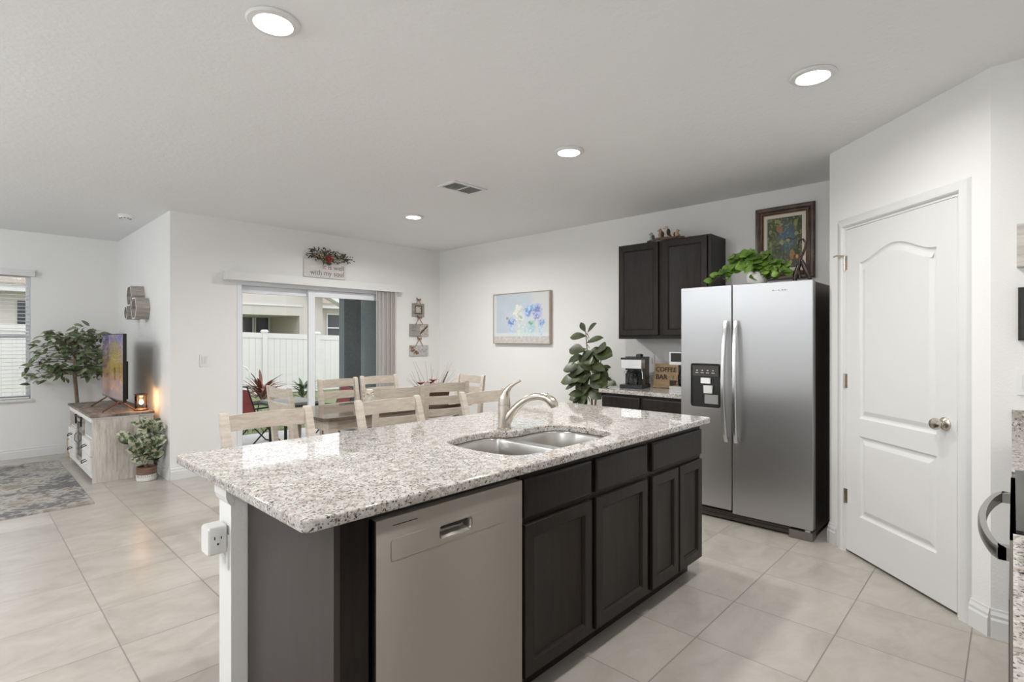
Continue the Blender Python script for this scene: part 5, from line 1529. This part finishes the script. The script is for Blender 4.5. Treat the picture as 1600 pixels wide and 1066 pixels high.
# variegated rubber plant in the corner by the stand
rp = thing('variegated_rubber_plant', 'cream and green variegated rubber plant in banded pot beside television stand', 'potted plant', (1.285, 6.13, 0))
RX, RY = 1.280, 6.125
m = MB(); m.lathe((RX, RY, 0), [(0.078, 0), (0.084, 0.006), (0.085, 0.062)], 30, cap1=False)
m.build('pot', M['ceramic'], rp, smooth=True)
MB().lathe((RX, RY, 0.0625), [(0.085, 0), (0.085, 0.070), (0.078, 0.072), (0.074, 0.05)], 30, cap0=False).build('pot_band', pbr('brown_glaze', (0.10, 0.05, 0.035), 0.3, col2=(0.28, 0.18, 0.12), nscale=5, stretch=(1, 1, 20)), rp, smooth=True)
m = MB(); lr = random.Random(9)
for i in range(15):
    a = R(200 + i * 10.5); x = RX + 0.0852 * math.cos(a); y = RY + 0.0852 * math.sin(a)
    m.tube([(x, y, 0.040), (x, y, 0.040 + 0.022 * (0.6 + 0.4 * lr.random()))], 0.0014, 5)
m.build('pot_strokes', M['black_matt'], rp)
m = MB(); m.tube([(RX, RY, 0.10), (RX + 0.02, RY - 0.01, 0.30), (RX + 0.03, RY, 0.52)], [0.008, 0.006, 0.004], 7); m.tube([(RX, RY, 0.10), (RX - 0.05, RY - 0.01, 0.25), (RX - 0.10, RY - 0.03, 0.38)], [0.007, 0.005, 0.003], 7)
m.build('stems', M['bark'], rp)
cr = MB(); bu = MB()
tips = [(RX + 0.03, RY, 0.50, 13), (RX - 0.10, RY - 0.03, 0.38, 11), (RX + 0.02, RY - 0.04, 0.36, 13), (RX + 0.01, RY - 0.02, 0.22, 11), (RX - 0.03, RY - 0.04, 0.28, 10)]
for tx, ty, tz, n_ in tips:
    for i in range(n_):
        a = i * 2.4 + lr.uniform(-0.3, 0.3); el = lr.uniform(0.1, 1.1)
        d = (math.cos(a) * math.cos(el), math.sin(a) * math.cos(el) - 0.15, math.sin(el))
        L = lr.uniform(0.13, 0.19)
        tgt = cr if (i % 3 or tz > 0.45) else bu
        tgt.leaf((tx, ty, tz + lr.uniform(-0.05, 0.03)), d, (-0.4, -1, 0.5), L, L * 0.46, lr.uniform(0.0, 0.35), 0.25, 6, 0.5)
for B_ in (cr, bu):
    for v in B_.bm.verts:
        v.co.x = min(v.co.x, XT - 0.02); 
        if v.co.y > SYn - 0.03: v.co.y = SYn - 0.03 - 0.3 * (v.co.y - SYn + 0.03) 
cr.build('variegated_leaves', M['leaf_cream'], rp, smooth=True)
o_ = bu.build('burgundy_leaves', M['leaf_burgundy'], rp, smooth=True)

# ficus tree
ft = thing('ficus_tree', 'leafy green ficus tree in the corner behind the television stand', 'potted plant', (0.98, 8.0, 0))
TX_, TY_ = 0.965, 7.98
MB().lathe((TX_, TY_, 0), [(0.065, 0), (0.07, 0.02), (0.078, 0.20), (0.073, 0.21), (0.07, 0.18)], 24).build('pot', M['terracotta'], ft, smooth=True)
MB().tube([(TX_, TY_, 0.2), (TX_ + 0.02, TY_, 0.6), (TX_ - 0.005, TY_, 0.95), (TX_ + 0.0, TY_, 1.25), (TX_ + 0.02, TY_, 1.50)], [0.021, 0.020, 0.018, 0.012, 0.005], 10).build('trunk', M['bark'], ft, smooth=True)
br = MB(); lv = MB(); lr = random.Random(77)
branches = []
for k in range(44):
    z0 = lr.uniform(0.93, 1.42); a = lr.uniform(0, 2 * PI)
    L = lr.uniform(0.22, 0.42) * (1.15 - abs(z0 - 1.15) * 1.1)
    d = Vector((math.cos(a), math.sin(a) * 0.6, lr.uniform(0.15, 0.55)))
    branches.append((z0, d, L))
branches += [(1.10, Vector((-1, -0.15, 0.18)), 0.46), (1.0, Vector((-1, -0.25, 0.05)), 0.44), (0.98, Vector((-1, 0.0, 0.12)), 0.40), (1.2, Vector((-0.9, -0.2, 0.35)), 0.40), (1.35, Vector((0.5, -0.3, 0.75)), 0.30), (1.3, Vector((-0.7, -0.2, 0.45)), 0.36), (1.05, Vector((0.8, -.6, 0.1)), 0.30), (1.3, Vector((0.7, -.4, 0.5)), 0.3)]
for z0, d, L in branches:
    d = d.normalized(); s0 = Vector((TX_, TY_, z0))
    pts = [s0 + d * L * t + Vector((0, 0, -0.13 * L * t * t * 2.2)) for t in (0, .25, .5, .75, 1)]
    br.tube(pts, [0.006, 0.005, 0.004, 0.003, 0.0015], 5)
    for j in range(11):
        t = 0.25 + 0.75 * j / 10
        c = s0 + d * L * t + Vector((0, 0, -0.13 * L * t * t * 2.2))
        a = lr.uniform(0, 2 * PI); c = c + Vector((lr.uniform(-.02, .02), lr.uniform(-.02, .02), lr.uniform(-.05, .05)))
        dd = d * 0.6 + Vector((math.cos(a), math.sin(a), lr.uniform(-0.9, 0.6))) * 0.8
        lv.leaf(c, dd, (lr.uniform(-.5, .3), lr.uniform(-1.2, 0), 1), lr.uniform(0.075, 0.105), lr.uniform(0.036, 0.048), 0.3, 0.25, 4, 0.45)
for v in lv.bm.verts:
    v.co.y = min(v.co.y, YL - 0.06); v.co.x = min(v.co.x, XT - 0.02)
lv.build('foliage', M['leaf_ficus'], ft, smooth=True)
for v in br.bm.verts:
    v.co.y = min(v.co.y, YL - 0.06)
br.build('branches', M['bark'], ft)

# rug
def rugfn(u, v):
    n1 = fbm(u * 7, v * 10, 0.5, 6); n2 = fbm(u * 40, v * 52, 3.0, 4); n3 = fbm(u * 2.6, v * 3.5, 8.0)
    base = mixc((0.34, 0.32, 0.29), (0.58, 0.56, 0.52), 0.5 + n2 * 1.4)
    k = n1 * 1.1 + n2 * 1.5 + n3 * 0.7 - 0.05
    if k > 0: base = mixc(base, (0.085, 0.085, 0.095), min(0.85, k * 1.8))
    k2 = -n1 * 1.2 + n2 * 1.2 - 0.30
    if k2 > 0: base = mixc(base, (0.22, 0.18, 0.14), min(0.8, k2 * 2))
    return base
bm = bmesh.new(); lay = bm.verts.layers.float_color.new('paint')
nu, nv_ = 260, 220; ru0, ru1, rv0, rv1 = -1.45, 0.80, 5.54, 7.82
g = []
for j in range(nv_ + 1):
    row = []
    for i in range(nu + 1):
        a, b = i / nu, j / nv_
        edge = min(a, 1 - a, b, 1 - b)
        z = 0.013 if edge > 0.002 else 0.001
        vv = bm.verts.new((ru0 + (ru1 - ru0) * a, rv0 + (rv1 - rv0) * b, z)); c = rugfn(a, b); vv[lay] = (*c, 1); row.append(vv)
    g.append(row)
for j in range(nv_):
    for i in range(nu): bm.faces.new([g[j][i], g[j][i + 1], g[j + 1][i + 1], g[j + 1][i]])
me = bpy.data.meshes.new('area_rug'); bm.to_mesh(me); bm.free()
rg = finish(me, 'area_rug', M['paint_rug'], None)
tag(rg, 'abstract grey and cream area rug in front of the television stand', 'rug')

# hexagon shelves
def hexshelf(label, cy_, cz_, r_, dep):
    t = thing('hexagon_shelf', label, 'wall shelf', (XT - dep / 2, cy_, cz_ - r_), group='hexagon shelves on the television wall')
    m = MB()
    def ring(rr, x): return [(x, cy_ + rr * math.cos(R(60 * k)), cz_ + rr * math.sin(R(60 * k))) for k in range(6)]
    xo, xi = XT - dep, XT - 0.002
    m.rings([ring(r_ - 0.014, xi), ring(r_, xi), ring(r_, xo), ring(r_ - 0.014, xo), ring(r_ - 0.014, xi)], False, False)
    m.build('shelf_walls', M['rustic'], t)
    m = MB(); m.rings([ring(r_ - 0.0145, xo - 0.0012), ring(r_ + 0.0005, xo - 0.0012), ring(r_ + 0.0005, xo - 0.0002), ring(r_ - 0.0145, xo - 0.0002), ring(r_ - 0.0145, xo - 0.0012)], False, False)
    m.build('front_edge', M['stand_white'], t)
    m = MB(); m.rings([ring(r_ - 0.0145, XT - 0.010), ring(r_ - 0.0145, XT - 0.003)]); m.build('back_board', pbr('shelf_back', (0.5, 0.47, 0.43), 0.8), t)
    return t
hexshelf('large weathered hexagon shelf nearest the room corner, lower right of the three', 6.80, 1.700, 0.130, 0.125)
hexshelf('tall weathered hexagon shelf mounted highest of the three', 7.02, 1.845, 0.125, 0.125)
hexshelf('small weathered hexagon shelf nearest the window wall, lower left', 7.18, 1.665, 0.085, 0.125)
ob = thing('shelf_ornament', 'small white folded card ornament standing inside the large hexagon shelf', 'ornament', (1.36, 6.80, 1.605))
MB().hexa([(1.33, 6.77, 1.6025), (1.40, 6.77, 1.6025), (1.40, 6.83, 1.6025), (1.33, 6.83, 1.6025)], [(1.362, 6.775, 1.70), (1.368, 6.775, 1.70), (1.368, 6.825, 1.70), (1.362, 6.825, 1.70)]).build('card', M['white_plastic'], ob)

# ================================================================== COOKING RUN AT THE RIGHT EDGE
CF = frame((0, -0.03, 0), PI)      # local x = -world x, outward +y
def run_cab(x0, x1, label):
    t = thing('base_cabinet', label, 'cabinet', ((x0 + x1) / 2, -0.33, 0))
    m = MB(CF); m.box(-x1, 0, 0.10, -x0, 0.60, 0.878); m.build('carcass', M['espresso'], t)
    MB(CF).box(-x1, 0.07, 0.001, -x0, 0.085, 0.10).build('toe_kick', M['espresso'], t)
    return t
b1 = run_cab(0.10, 1.690, 'dark espresso base cabinet left of the range')
b2 = run_cab(2.490, 3.276, 'dark espresso base cabinet between the range and side wall')
for t_, a, b in ((b1, -1.675, -1.28), (b1, -1.255, -0.86), (b1, -0.835, -0.47), (b2, -3.25, -2.89), (b2, -2.87, -2.51)):
    m = MB(CF); 
    cab_door(CF, a, b, 0.115, 0.682, t_, prof=[(i, d * 0.9) for i, d in DPROF]); cab_drawer(CF, a, b, 0.706, 0.852, t_)
nc = thing('range_side_countertop', 'granite countertop in the bottom right corner next to the range', 'countertop', (0.9, -0.33, 0.88))
MB().box(0.06, -0.676, 0.880, 1.692, 0.000, 0.914).build('slab', M['granite'], nc, bevel=0.004)
MB().box(0.06, -0.679, 0.9145, 1.692, -0.660, 1.015).build('backsplash', M['granite'], nc, bevel=0.003)
fc = thing('corner_countertop', 'granite countertop and side splash between range and pantry side wall', 'countertop', (2.88, -0.33, 0.88))
MB().box(2.488, -0.676, 0.880, 3.277, 0.004, 0.914).build('slab', M['granite'], fc, bevel=0.004)
MB().box(3.256, -0.66, 0.9145, 3.277, 0.004, 1.050).build('side_splash', M['granite'], fc, bevel=0.003)
ra = thing('kitchen_range', 'stainless steel range with black glass top at the right edge', 'range', (2.09, -0.32, 0))
MB().box(1.700, -0.66, 0.03, 2.480, -0.012, 0.905).build('body', M['black_matt'], ra, bevel=0.002)
MB().box(1.698, -0.665, 0.906, 2.482, -0.005, 0.922).build('cooktop', M['black'], ra, bevel=0.004)
MB().box(1.702, -0.0115, 0.20, 2.478, 0.006, 0.895).build('oven_door', M['steel'], ra, bevel=0.005)
MB().box(1.80, 0.0062, 0.34, 2.38, 0.0080, 0.72).build('oven_window', M['dark_glass'], ra)
MB().box(1.702, -0.0115, 0.04, 2.478, 0.005, 0.19).build('storage_drawer', M['black'], ra, bevel=0.004)
for i, y in enumerate((-0.18, -0.48)):
    for x in (1.90, 2.28):
        MB().lathe((x, y, 0.9222), [(0.095, 0), (0.095, 0.0006), (0.088, 0.0007)], 28).build('burner_ring', M['grey_plastic'], ra)
m = MB(); rr = []
for i in range(29):
    t = i / 28; x = 1.775 + (2.43 - 1.775) * t
    y = 0.016 + 0.046 * math.sin(PI * t) ** 0.6
    rr.append([(x, y - 0.004, 0.822), (x, y + 0.010, 0.822), (x, y + 0.014, 0.830), (x, y + 0.014, 0.846), (x, y + 0.010, 0.854), (x, y - 0.004, 0.854)])
m.rings(rr)
for x in (1.775, 2.40): m.box(x, 0.0065, 0.822, x + 0.03, 0.028, 0.854)
m.build('oven_handle', pbr('grey_handle_metal', (0.36, 0.35, 0.34), 0.3, 1.0), ra, smooth=True)

# small items on the pantry side wall
SFw = frame((3.28, 0, 0), -PI / 2)
ws = thing('wall_box', 'weathered white wooden wall box at the right edge above the dark frame', 'wall decor', (3.25, -0.10, 1.69))
MB(SFw).box(0.012, -0.045, 1.688, 0.20, -0.001, 1.878).build('box', M['rustic'] if False else pbr('weathered_white', (0.5, 0.47, 0.43), 0.7, col2=(0.72, 0.69, 0.65), nscale=5, stretch=(1, 1, 6)), ws, bevel=0.002)
MB(SFw).box(0.06, -0.048, 1.775, 0.14, -0.0455, 1.785).build('pull', M['black_matt'], ws)
wf_ = thing('wall_frame', 'thin black framed panel hanging at the right edge above the switch', 'frame', (3.26, -0.10, 1.36))
MB(SFw).box(0.016, -0.022, 1.362, 0.20, -0.001, 1.598).build('frame', M['black'], wf_, bevel=0.002)
MB(SFw).box(0.026, -0.0235, 1.372, 0.19, -0.0222, 1.588).build('panel', pbr('dark_panel', (0.03, 0.03, 0.032), 0.2), wf_)
w3 = thing('light_switch', 'white switch plate at the right edge above the corner countertop', 'switch', (3.27, -0.05, 1.118))
MB(SFw).box(0.011, -0.006, 1.118, 0.125, -0.0005, 1.236).build('cover_plate', M['white_plastic'], w3, bevel=0.002)
MB(SFw).box(0.028, -0.010, 1.145, 0.058, -0.0062, 1.210).build('rocker', M['trim'], w3, bevel=0.002)
MB(SFw).box(0.074, -0.010, 1.145, 0.104, -0.0062, 1.210).build('rocker', M['trim'], w3, bevel=0.002)

# ================================================================== OUTDOORS
GZ = -0.14
struct(MB().box(XT + T + 0.001, YS + T + 0.001, GZ - 0.05, 6.0, 8.30, -0.055).build('patio_slab', M['concrete']))
struct(MB().box(-30, 8.9, GZ - 0.2, 40, 45, GZ).build('ground', M['grass']))
struct(MB().box(XT + T + 0.001, 8.301, GZ - 0.2, 40, 8.899, GZ).build('ground_strip', M['grass']))
# blue grey stucco wall of the patio
m = MB()
m.box(4.20, YS + T + 0.001, -0.05, 4.9, 7.12, 2.6); m.box(4.50, 7.12, -0.05, 4.9, 7.62, 2.6); m.box(4.20, 7.62, -0.05, 4.9, 7.78, 2.6)
struct(m.build('wall_patio', M['stucco_blue']))
struct(MB().box(XT + T + 0.001, YS + T + 0.001, 2.601, 5.0, 8.2, 2.75).build('ceiling_patio', M['stucco']))

# fence: from A to B, top slopes a little
def ray_pt(px, py, depth):
    u = (px - 800) / 825; v = (531 - py) / 825; B = PI / 2 - 0.8115
    return Vector((math.cos(B) + u * math.sin(B), math.sin(B) - u * math.cos(B), v)) * depth + Vector((0, 0, 1.365))
A_ = ray_pt(376, 519, 14.0); B_ = ray_pt(529, 524.5, 16.0)
dirf = (B_ - A_); dirf.z = 0; flen = dirf.length; fang = math.atan2(dirf.y, dirf.x)
fz0, fz1 = A_.z, B_.z
fn = thing('vinyl_fence', 'white vinyl privacy fence across the back yard', 'fence', (A_.x, A_.y, GZ))
FN = frame((A_.x, A_.y, 0), fang)
def ftop(x): return fz0 + (fz1 - fz0) * x / flen
xa, xb = -11.0, 12.0
m = MB(FN)
x = xa; n_ = int((xb - xa) / 0.165)
for i in range(n_):
    x = xa + i * 0.165
    m.hexa([(x, 0.012, GZ + 0.16), (x + 0.160, 0.012, GZ + 0.16), (x + 0.160, 0.034, GZ + 0.16), (x, 0.034, GZ + 0.16)], [(x, 0.012, ftop(x) - 0.13), (x + 0.160, 0.012, ftop(x + .16) - 0.13), (x + 0.160, 0.034, ftop(x + .16) - 0.13), (x, 0.034, ftop(x) - 0.13)])
m.build('boards', M['fence'], fn)
m = MB(FN)
for zo, zh in ((-0.14, 0.14),):
    m.hexa([(xa, -0.005, ftop(xa) + zo), (xb, -0.005, ftop(xb) + zo), (xb, 0.05, ftop(xb) + zo), (xa, 0.05, ftop(xa) + zo)], [(xa, -0.005, ftop(xa) + zo + zh), (xb, -0.005, ftop(xb) + zo + zh), (xb, 0.05, ftop(xb) + zo + zh), (xa, 0.05, ftop(xa) + zo + zh)])
m.box(xa, -0.005, GZ + 0.02, xb, 0.05, GZ + 0.16)
m.build('rails', M['fence'], fn)
postx = [0.62 + 1.5 * k for k in range(-8, 9)]
for x in postx:
    if xa < x < xb:
        m = MB(FN); zt = ftop(x) + 0.02
        m.box(x - 0.065, -0.04, GZ, x + 0.065, 0.085, zt)
        m.rings([[(x + a * s_, 0.022 + b * s_, z) for a, b in ((-1, -1), (1, -1), (1, 1), (-1, 1))] for s_, z in ((0.08, zt), (0.08, zt + 0.03), (0.05, zt + 0.07))])
        m.build('post', M['fence'], fn)

# neighbour's house behind the fence
nh = thing('neighbour_house', 'cream stucco neighbouring house with covered porch behind the fence', 'house', (A_.x + 3, A_.y + 5, GZ))
def npt(px, py, dep): return ray_pt(px, py, dep)
HFb = frame((A_.x, A_.y, 0), fang)
Yh = 5.0   # house front plane behind the fence plane
inv = HFb.inverted()
def on_plane(px, py, yloc):
    """point of the viewing ray at local depth yloc behind the fence"""
    o = inv @ Vector((0, 0, 1.365)); d = (inv.to_3x3() @ (ray_pt(px, py, 1.0) - Vector((0, 0, 1.365))))
    t = (yloc - o.y) / d.y
    return o + d * t
def X_(px, yl): return on_plane(px, 500, yl).x
def Z_(px, py, yl): return on_plane(px, py, yl).z
yl = Yh
xr = X_(468, yl); zb = Z_(430, 492.5, yl); zt = Z_(430, 450, yl)
# porch beam / upper wall
m = MB(HFb)
m.box(-2.6, yl, zb, xr, yl + 0.3, zt + 0.9)
m.box(xr, yl, GZ, X_(481, yl) + 0.6, yl + 3.2, zt + 1.2)
m.box(-2.6, yl + 2.9, GZ, xr, yl + 3.2, zb + 0.4)
m.box(-2.6, yl + 0.3, zb, xr, yl + 2.9, zb + 0.1)
m.build('porch_walls', M['stucco'], nh)
m = MB(HFb); zs = Z_(430, 477, yl)
m.box(-2.6, yl - 0.04, zs - 0.02, xr + 0.1, yl - 0.001, zs + 0.03); m.build('beam_trim', M['fence'], nh)
# right wing further back with roof
yw = yl + 3.2; zeu = Z_(510, 483, yw)
m = MB(HFb); m.box(X_(481, yl) + 0.6, yw - 0.2, GZ, 22, yw, zeu); m.build('side_wall', M['stucco'], nh)
m = MB(HFb); m.box(X_(481, yl) + 0.6, yw - 0.65, zeu, 22, yw - 0.2, zeu + 0.16); m.build('fascia', M['fence'], nh)
m = MB(HFb); m.hexa([(X_(481, yl) + 0.6, yw - 0.7, zeu + 0.16), (22, yw - 0.7, zeu + 0.16), (22, yw + 5, zeu + 2.6), (X_(481, yl) + 0.6, yw + 5, zeu + 2.6)], [(X_(481, yl) + 0.6, yw - 0.7, zeu + 0.22), (22, yw - 0.7, zeu + 0.22), (22, yw + 5, zeu + 2.66), (X_(481, yl) + 0.6, yw + 5, zeu + 2.66)])
m.build('roof', M['shingle'], nh)
# gable roof edge over the porch wing
def nwin(pxa, pxb, pya, pyb, y_, mull=()):
    a, b = X_(pxa, y_), X_(pxb, y_); z0, z1 = Z_((pxa + pxb) / 2, pyb, y_), Z_((pxa + pxb) / 2, pya, y_)
    m_ = MB(HFb); m_.nested([(a - .05, z0 - .05), (b + .05, z0 - .05), (b + .05, z1 + .05), (a - .05, z1 + .05)], [(0, -y_ + 0.01), (0, -y_ + 0.05), (0.06, -y_ + 0.05), (0.06, -y_ + 0.01)], cap=False)
    f_ = m_.build('window', M['fence'], nh)
    MB(HFb).box(a, y_ - 0.02, z0, b, y_ - 0.005, z1).build('pane', M['dark_glass'], f_)
    if mull:
        m_ = MB(HFb)
        for zz in mull: m_.box(a, y_ - 0.05, Z_((pxa + pxb) / 2, zz, y_) - 0.03, b, y_ - 0.021, Z_((pxa + pxb) / 2, zz, y_) + 0.03)
        m_.build('glazing_bar', M['fence'], f_)
nwin(360, 394, 493.5, 530, yl + 2.9); nwin(399, 419, 494.5, 530, yl + 2.9)
nwin(511, 533, 492, 526, yw - 0.2, (512.5,))
m = MB(HFb); gx0, gz0 = X_(468, yl), zt + 0.12; m.bar((gx0, yl - 0.3, gz0 + 0.15), (gx0 + 2.6, yl - 0.3, gz0 - 1.15), 0.5, 0.14, (0, 0, 1)); m.build('gable_fascia', M['fence'], nh)

# another house seen through the living room window
sh = thing('far_house', 'pale house with brown roof seen through the living room blinds', 'house', tuple(HFb @ Vector((-7, yl + 3, GZ))))
y2 = yl + 1.0; ze = Z_(25, 457, y2)
m = MB(HFb); m.box(-16, y2, GZ, -3.4, y2 + 4, ze); m.build('walls', M['stucco'], sh)
m = MB(HFb); m.box(-16.3, y2 - 0.5, ze + 0.001, -3.1, y2 + 0.1, ze + 0.18); m.build('fascia', M['fence'], sh)
m = MB(HFb); m.hexa([(-16.3, y2 - 0.55, ze + .181), (-3.1, y2 - 0.55, ze + .181), (-3.1, y2 + 4.4, ze + 2.5), (-16.3, y2 + 4.4, ze + 2.5)], [(-16.3, y2 - 0.55, ze + .24), (-3.1, y2 - 0.55, ze + .24), (-3.1, y2 + 4.4, ze + 2.56), (-16.3, y2 + 4.4, ze + 2.56)]); m.build('roof', M['shingle'], sh)
wa, wb, wz0, wz1 = X_(27, y2), X_(40, y2), Z_(33, 507, y2), Z_(33, 470, y2)
MB(HFb).box(wa, y2 - 0.04, wz0, wb, y2 - 0.001, wz1).build('window', M['dark_glass'], sh)

# plants against the fence
def spiky(root_name, lab, px, py, dep, n_, L, Wd, mat, seed, mulch=True, cat='plant'):
    c = ray_pt(px, py, dep); lr_ = random.Random(seed)
    t = thing(root_name, lab, cat, (c.x, c.y, GZ))
    m_ = MB()
    for i in range(n_):
        a = lr_.uniform(0, 2 * PI); el = lr_.uniform(0.15, 1.35); z = GZ + lr_.uniform(0.05, 0.35)
        m_.leaf((c.x + 0.05 * math.cos(a), c.y + 0.05 * math.sin(a), z), (math.cos(a) * math.cos(el), math.sin(a) * math.cos(el), math.sin(el)), (0, 0, 1), L * lr_.uniform(.7, 1), Wd, 0.35, 0.3, 5, 0.5)
    for v in m_.bm.verts: v.co.z = max(v.co.z, GZ + 0.01)
    m_.build('leaves', mat, t, smooth=True)
    MB().tube([(c.x, c.y, GZ), (c.x, c.y, GZ + 0.4)], [0.03, 0.02], 6).build('stem', M['bark'], t)
    if mulch:
        MB().lathe((c.x, c.y, GZ + 0.001), [(0.34, 0), (0.26, 0.03), (0.08, 0.06)], 20).build('mulch_ring', M['mulch'], t)
    return c
spiky('cordyline_plant', 'red spiky garden plant by the fence outside sliding door', 409, 610, 12.5, 60, 0.60, 0.075, M['red_leaf'], 2)
spiky('garden_shrub', 'small green shrub by the fence near middle of sliding door', 474, 610, 13.0, 55, 0.38, 0.07, M['leaf'], 4)
c = ray_pt(377, 588, 11.5)
hp_ = MB().tube([(c.x, c.y, GZ + 0.45 + 0.0)] + [(c.x + 0.20 * math.cos(t * PI / 12) * 0.7, c.y - 0.20 * math.cos(t * PI / 12) * 0.7, c.z + 0.22 * math.sin(t * PI / 12)) for t in range(-6, 19)], 0.014, 6)
hp_.tube([(c.x, c.y, GZ), (c.x, c.y, c.z - 0.2)], 0.012, 6)
tag(hp_.build('garden_hoop', M['fence']), 'white round garden hoop by the left edge of the sliding door view', 'garden ornament')
# grass tufts
m = MB(); lr = random.Random(1)
for i in range(1500):
    x = lr.uniform(1.8, 6.0); y = lr.uniform(8.35, 11.3)
    a = lr.uniform(0, 2 * PI)
    m.leaf((x, y, GZ), (math.cos(a) * .4, math.sin(a) * .4, 1), (math.sin(a), math.cos(a), 0.1), lr.uniform(0.04, 0.09), 0.02, 0.3, 0.1, 2)
tag(m.build('grass', M['grass']), 'short green lawn grass beyond the patio', 'grass', kind='stuff')

# patio table and sling chairs
pt_ = thing('patio_table', 'grey rectangular patio table outside the sliding door', 'table', (3.03, 6.6, -0.055))
m = MB(); m.box(2.66, 6.30, 0.570, 3.16, 6.93, 0.600); m.build('table_top', pbr('patio_top', (0.42, 0.42, 0.40), 0.35), pt_, bevel=0.003)
m = MB(); m.box(2.65, 6.29, 0.545, 3.17, 6.94, 0.5695); m.build('rim', M['dk_metal'], pt_)
for x in (2.75, 3.07):
    for y in (6.39, 6.84): MB().cyl((x, y, -0.055), 0.018, 0.600, 10).build('leg', M['dk_metal'], pt_)

def sling_chair(lab, x, y, rz, proto=[None]):
    if proto[0] is None:
        t = thing('patio_chair', lab, 'chair')
        m = MB(); rr = []
        for yy, z in ((-0.30, 0.92), (-0.24, 0.70), (-0.19, 0.50), (-0.15, 0.43), (0.0, 0.405), (0.22, 0.43)):
            rr.append([(-0.24, yy, z), (0.24, yy, z), (0.24, yy + 0.006, z + 0.006), (-0.24, yy + 0.006, z + 0.006)])
        m.rings(rr); m.build('sling', M['red_sling'], t, smooth=True)
        m = MB()
        for s_ in (-1, 1):
            xx = s_ * 0.255
            m.tube([(xx, -0.33, 0.98), (xx, -0.24, 0.70), (xx, -0.16, 0.44), (xx, -0.05, 0.40), (xx, 0.25, 0.44)], 0.012, 8)
            m.tube([(xx, 0.23, 0.44), (xx, 0.02, 0.30), (xx, -0.28, 0.012)], 0.012, 8)
            m.tube([(xx, -0.14, 0.42), (xx, 0.0, 0.30), (xx, 0.26, 0.012)], 0.012, 8)
            m.tube([(xx * 1.06, -0.22, 0.62), (xx * 1.06, 0.15, 0.635)], 0.015, 8); m.tube([(xx * 1.04, 0.15, 0.63), (xx * 1.02, 0.10, 0.43)], 0.009, 8)
        m.tube([(-0.255, -0.28, 0.012), (0.255, -0.28, 0.012)], 0.011, 8); m.tube([(-0.255, 0.26, 0.012), (0.255, 0.26, 0.012)], 0.011, 8)
        m.tube([(-0.255, -0.33, 0.98), (0.255, -0.33, 0.98)], 0.011, 8)
        m.build('frame', M['dk_metal'], t, smooth=True)
        proto[0] = t
    else: t = copy_tree(proto[0])
    t.location = (x, y, -0.055); t.rotation_euler = (0, 0, rz); t.scale = (0.82, 0.82, 0.82)
    tag(t, lab, 'chair', 'red sling patio chairs')
sling_chair('red sling patio chair with black frame at the left of the glass', 2.84, 7.45, R(-82))
sling_chair('red sling patio chair seen behind the dining chair backs', 3.53, 6.80, R(84))
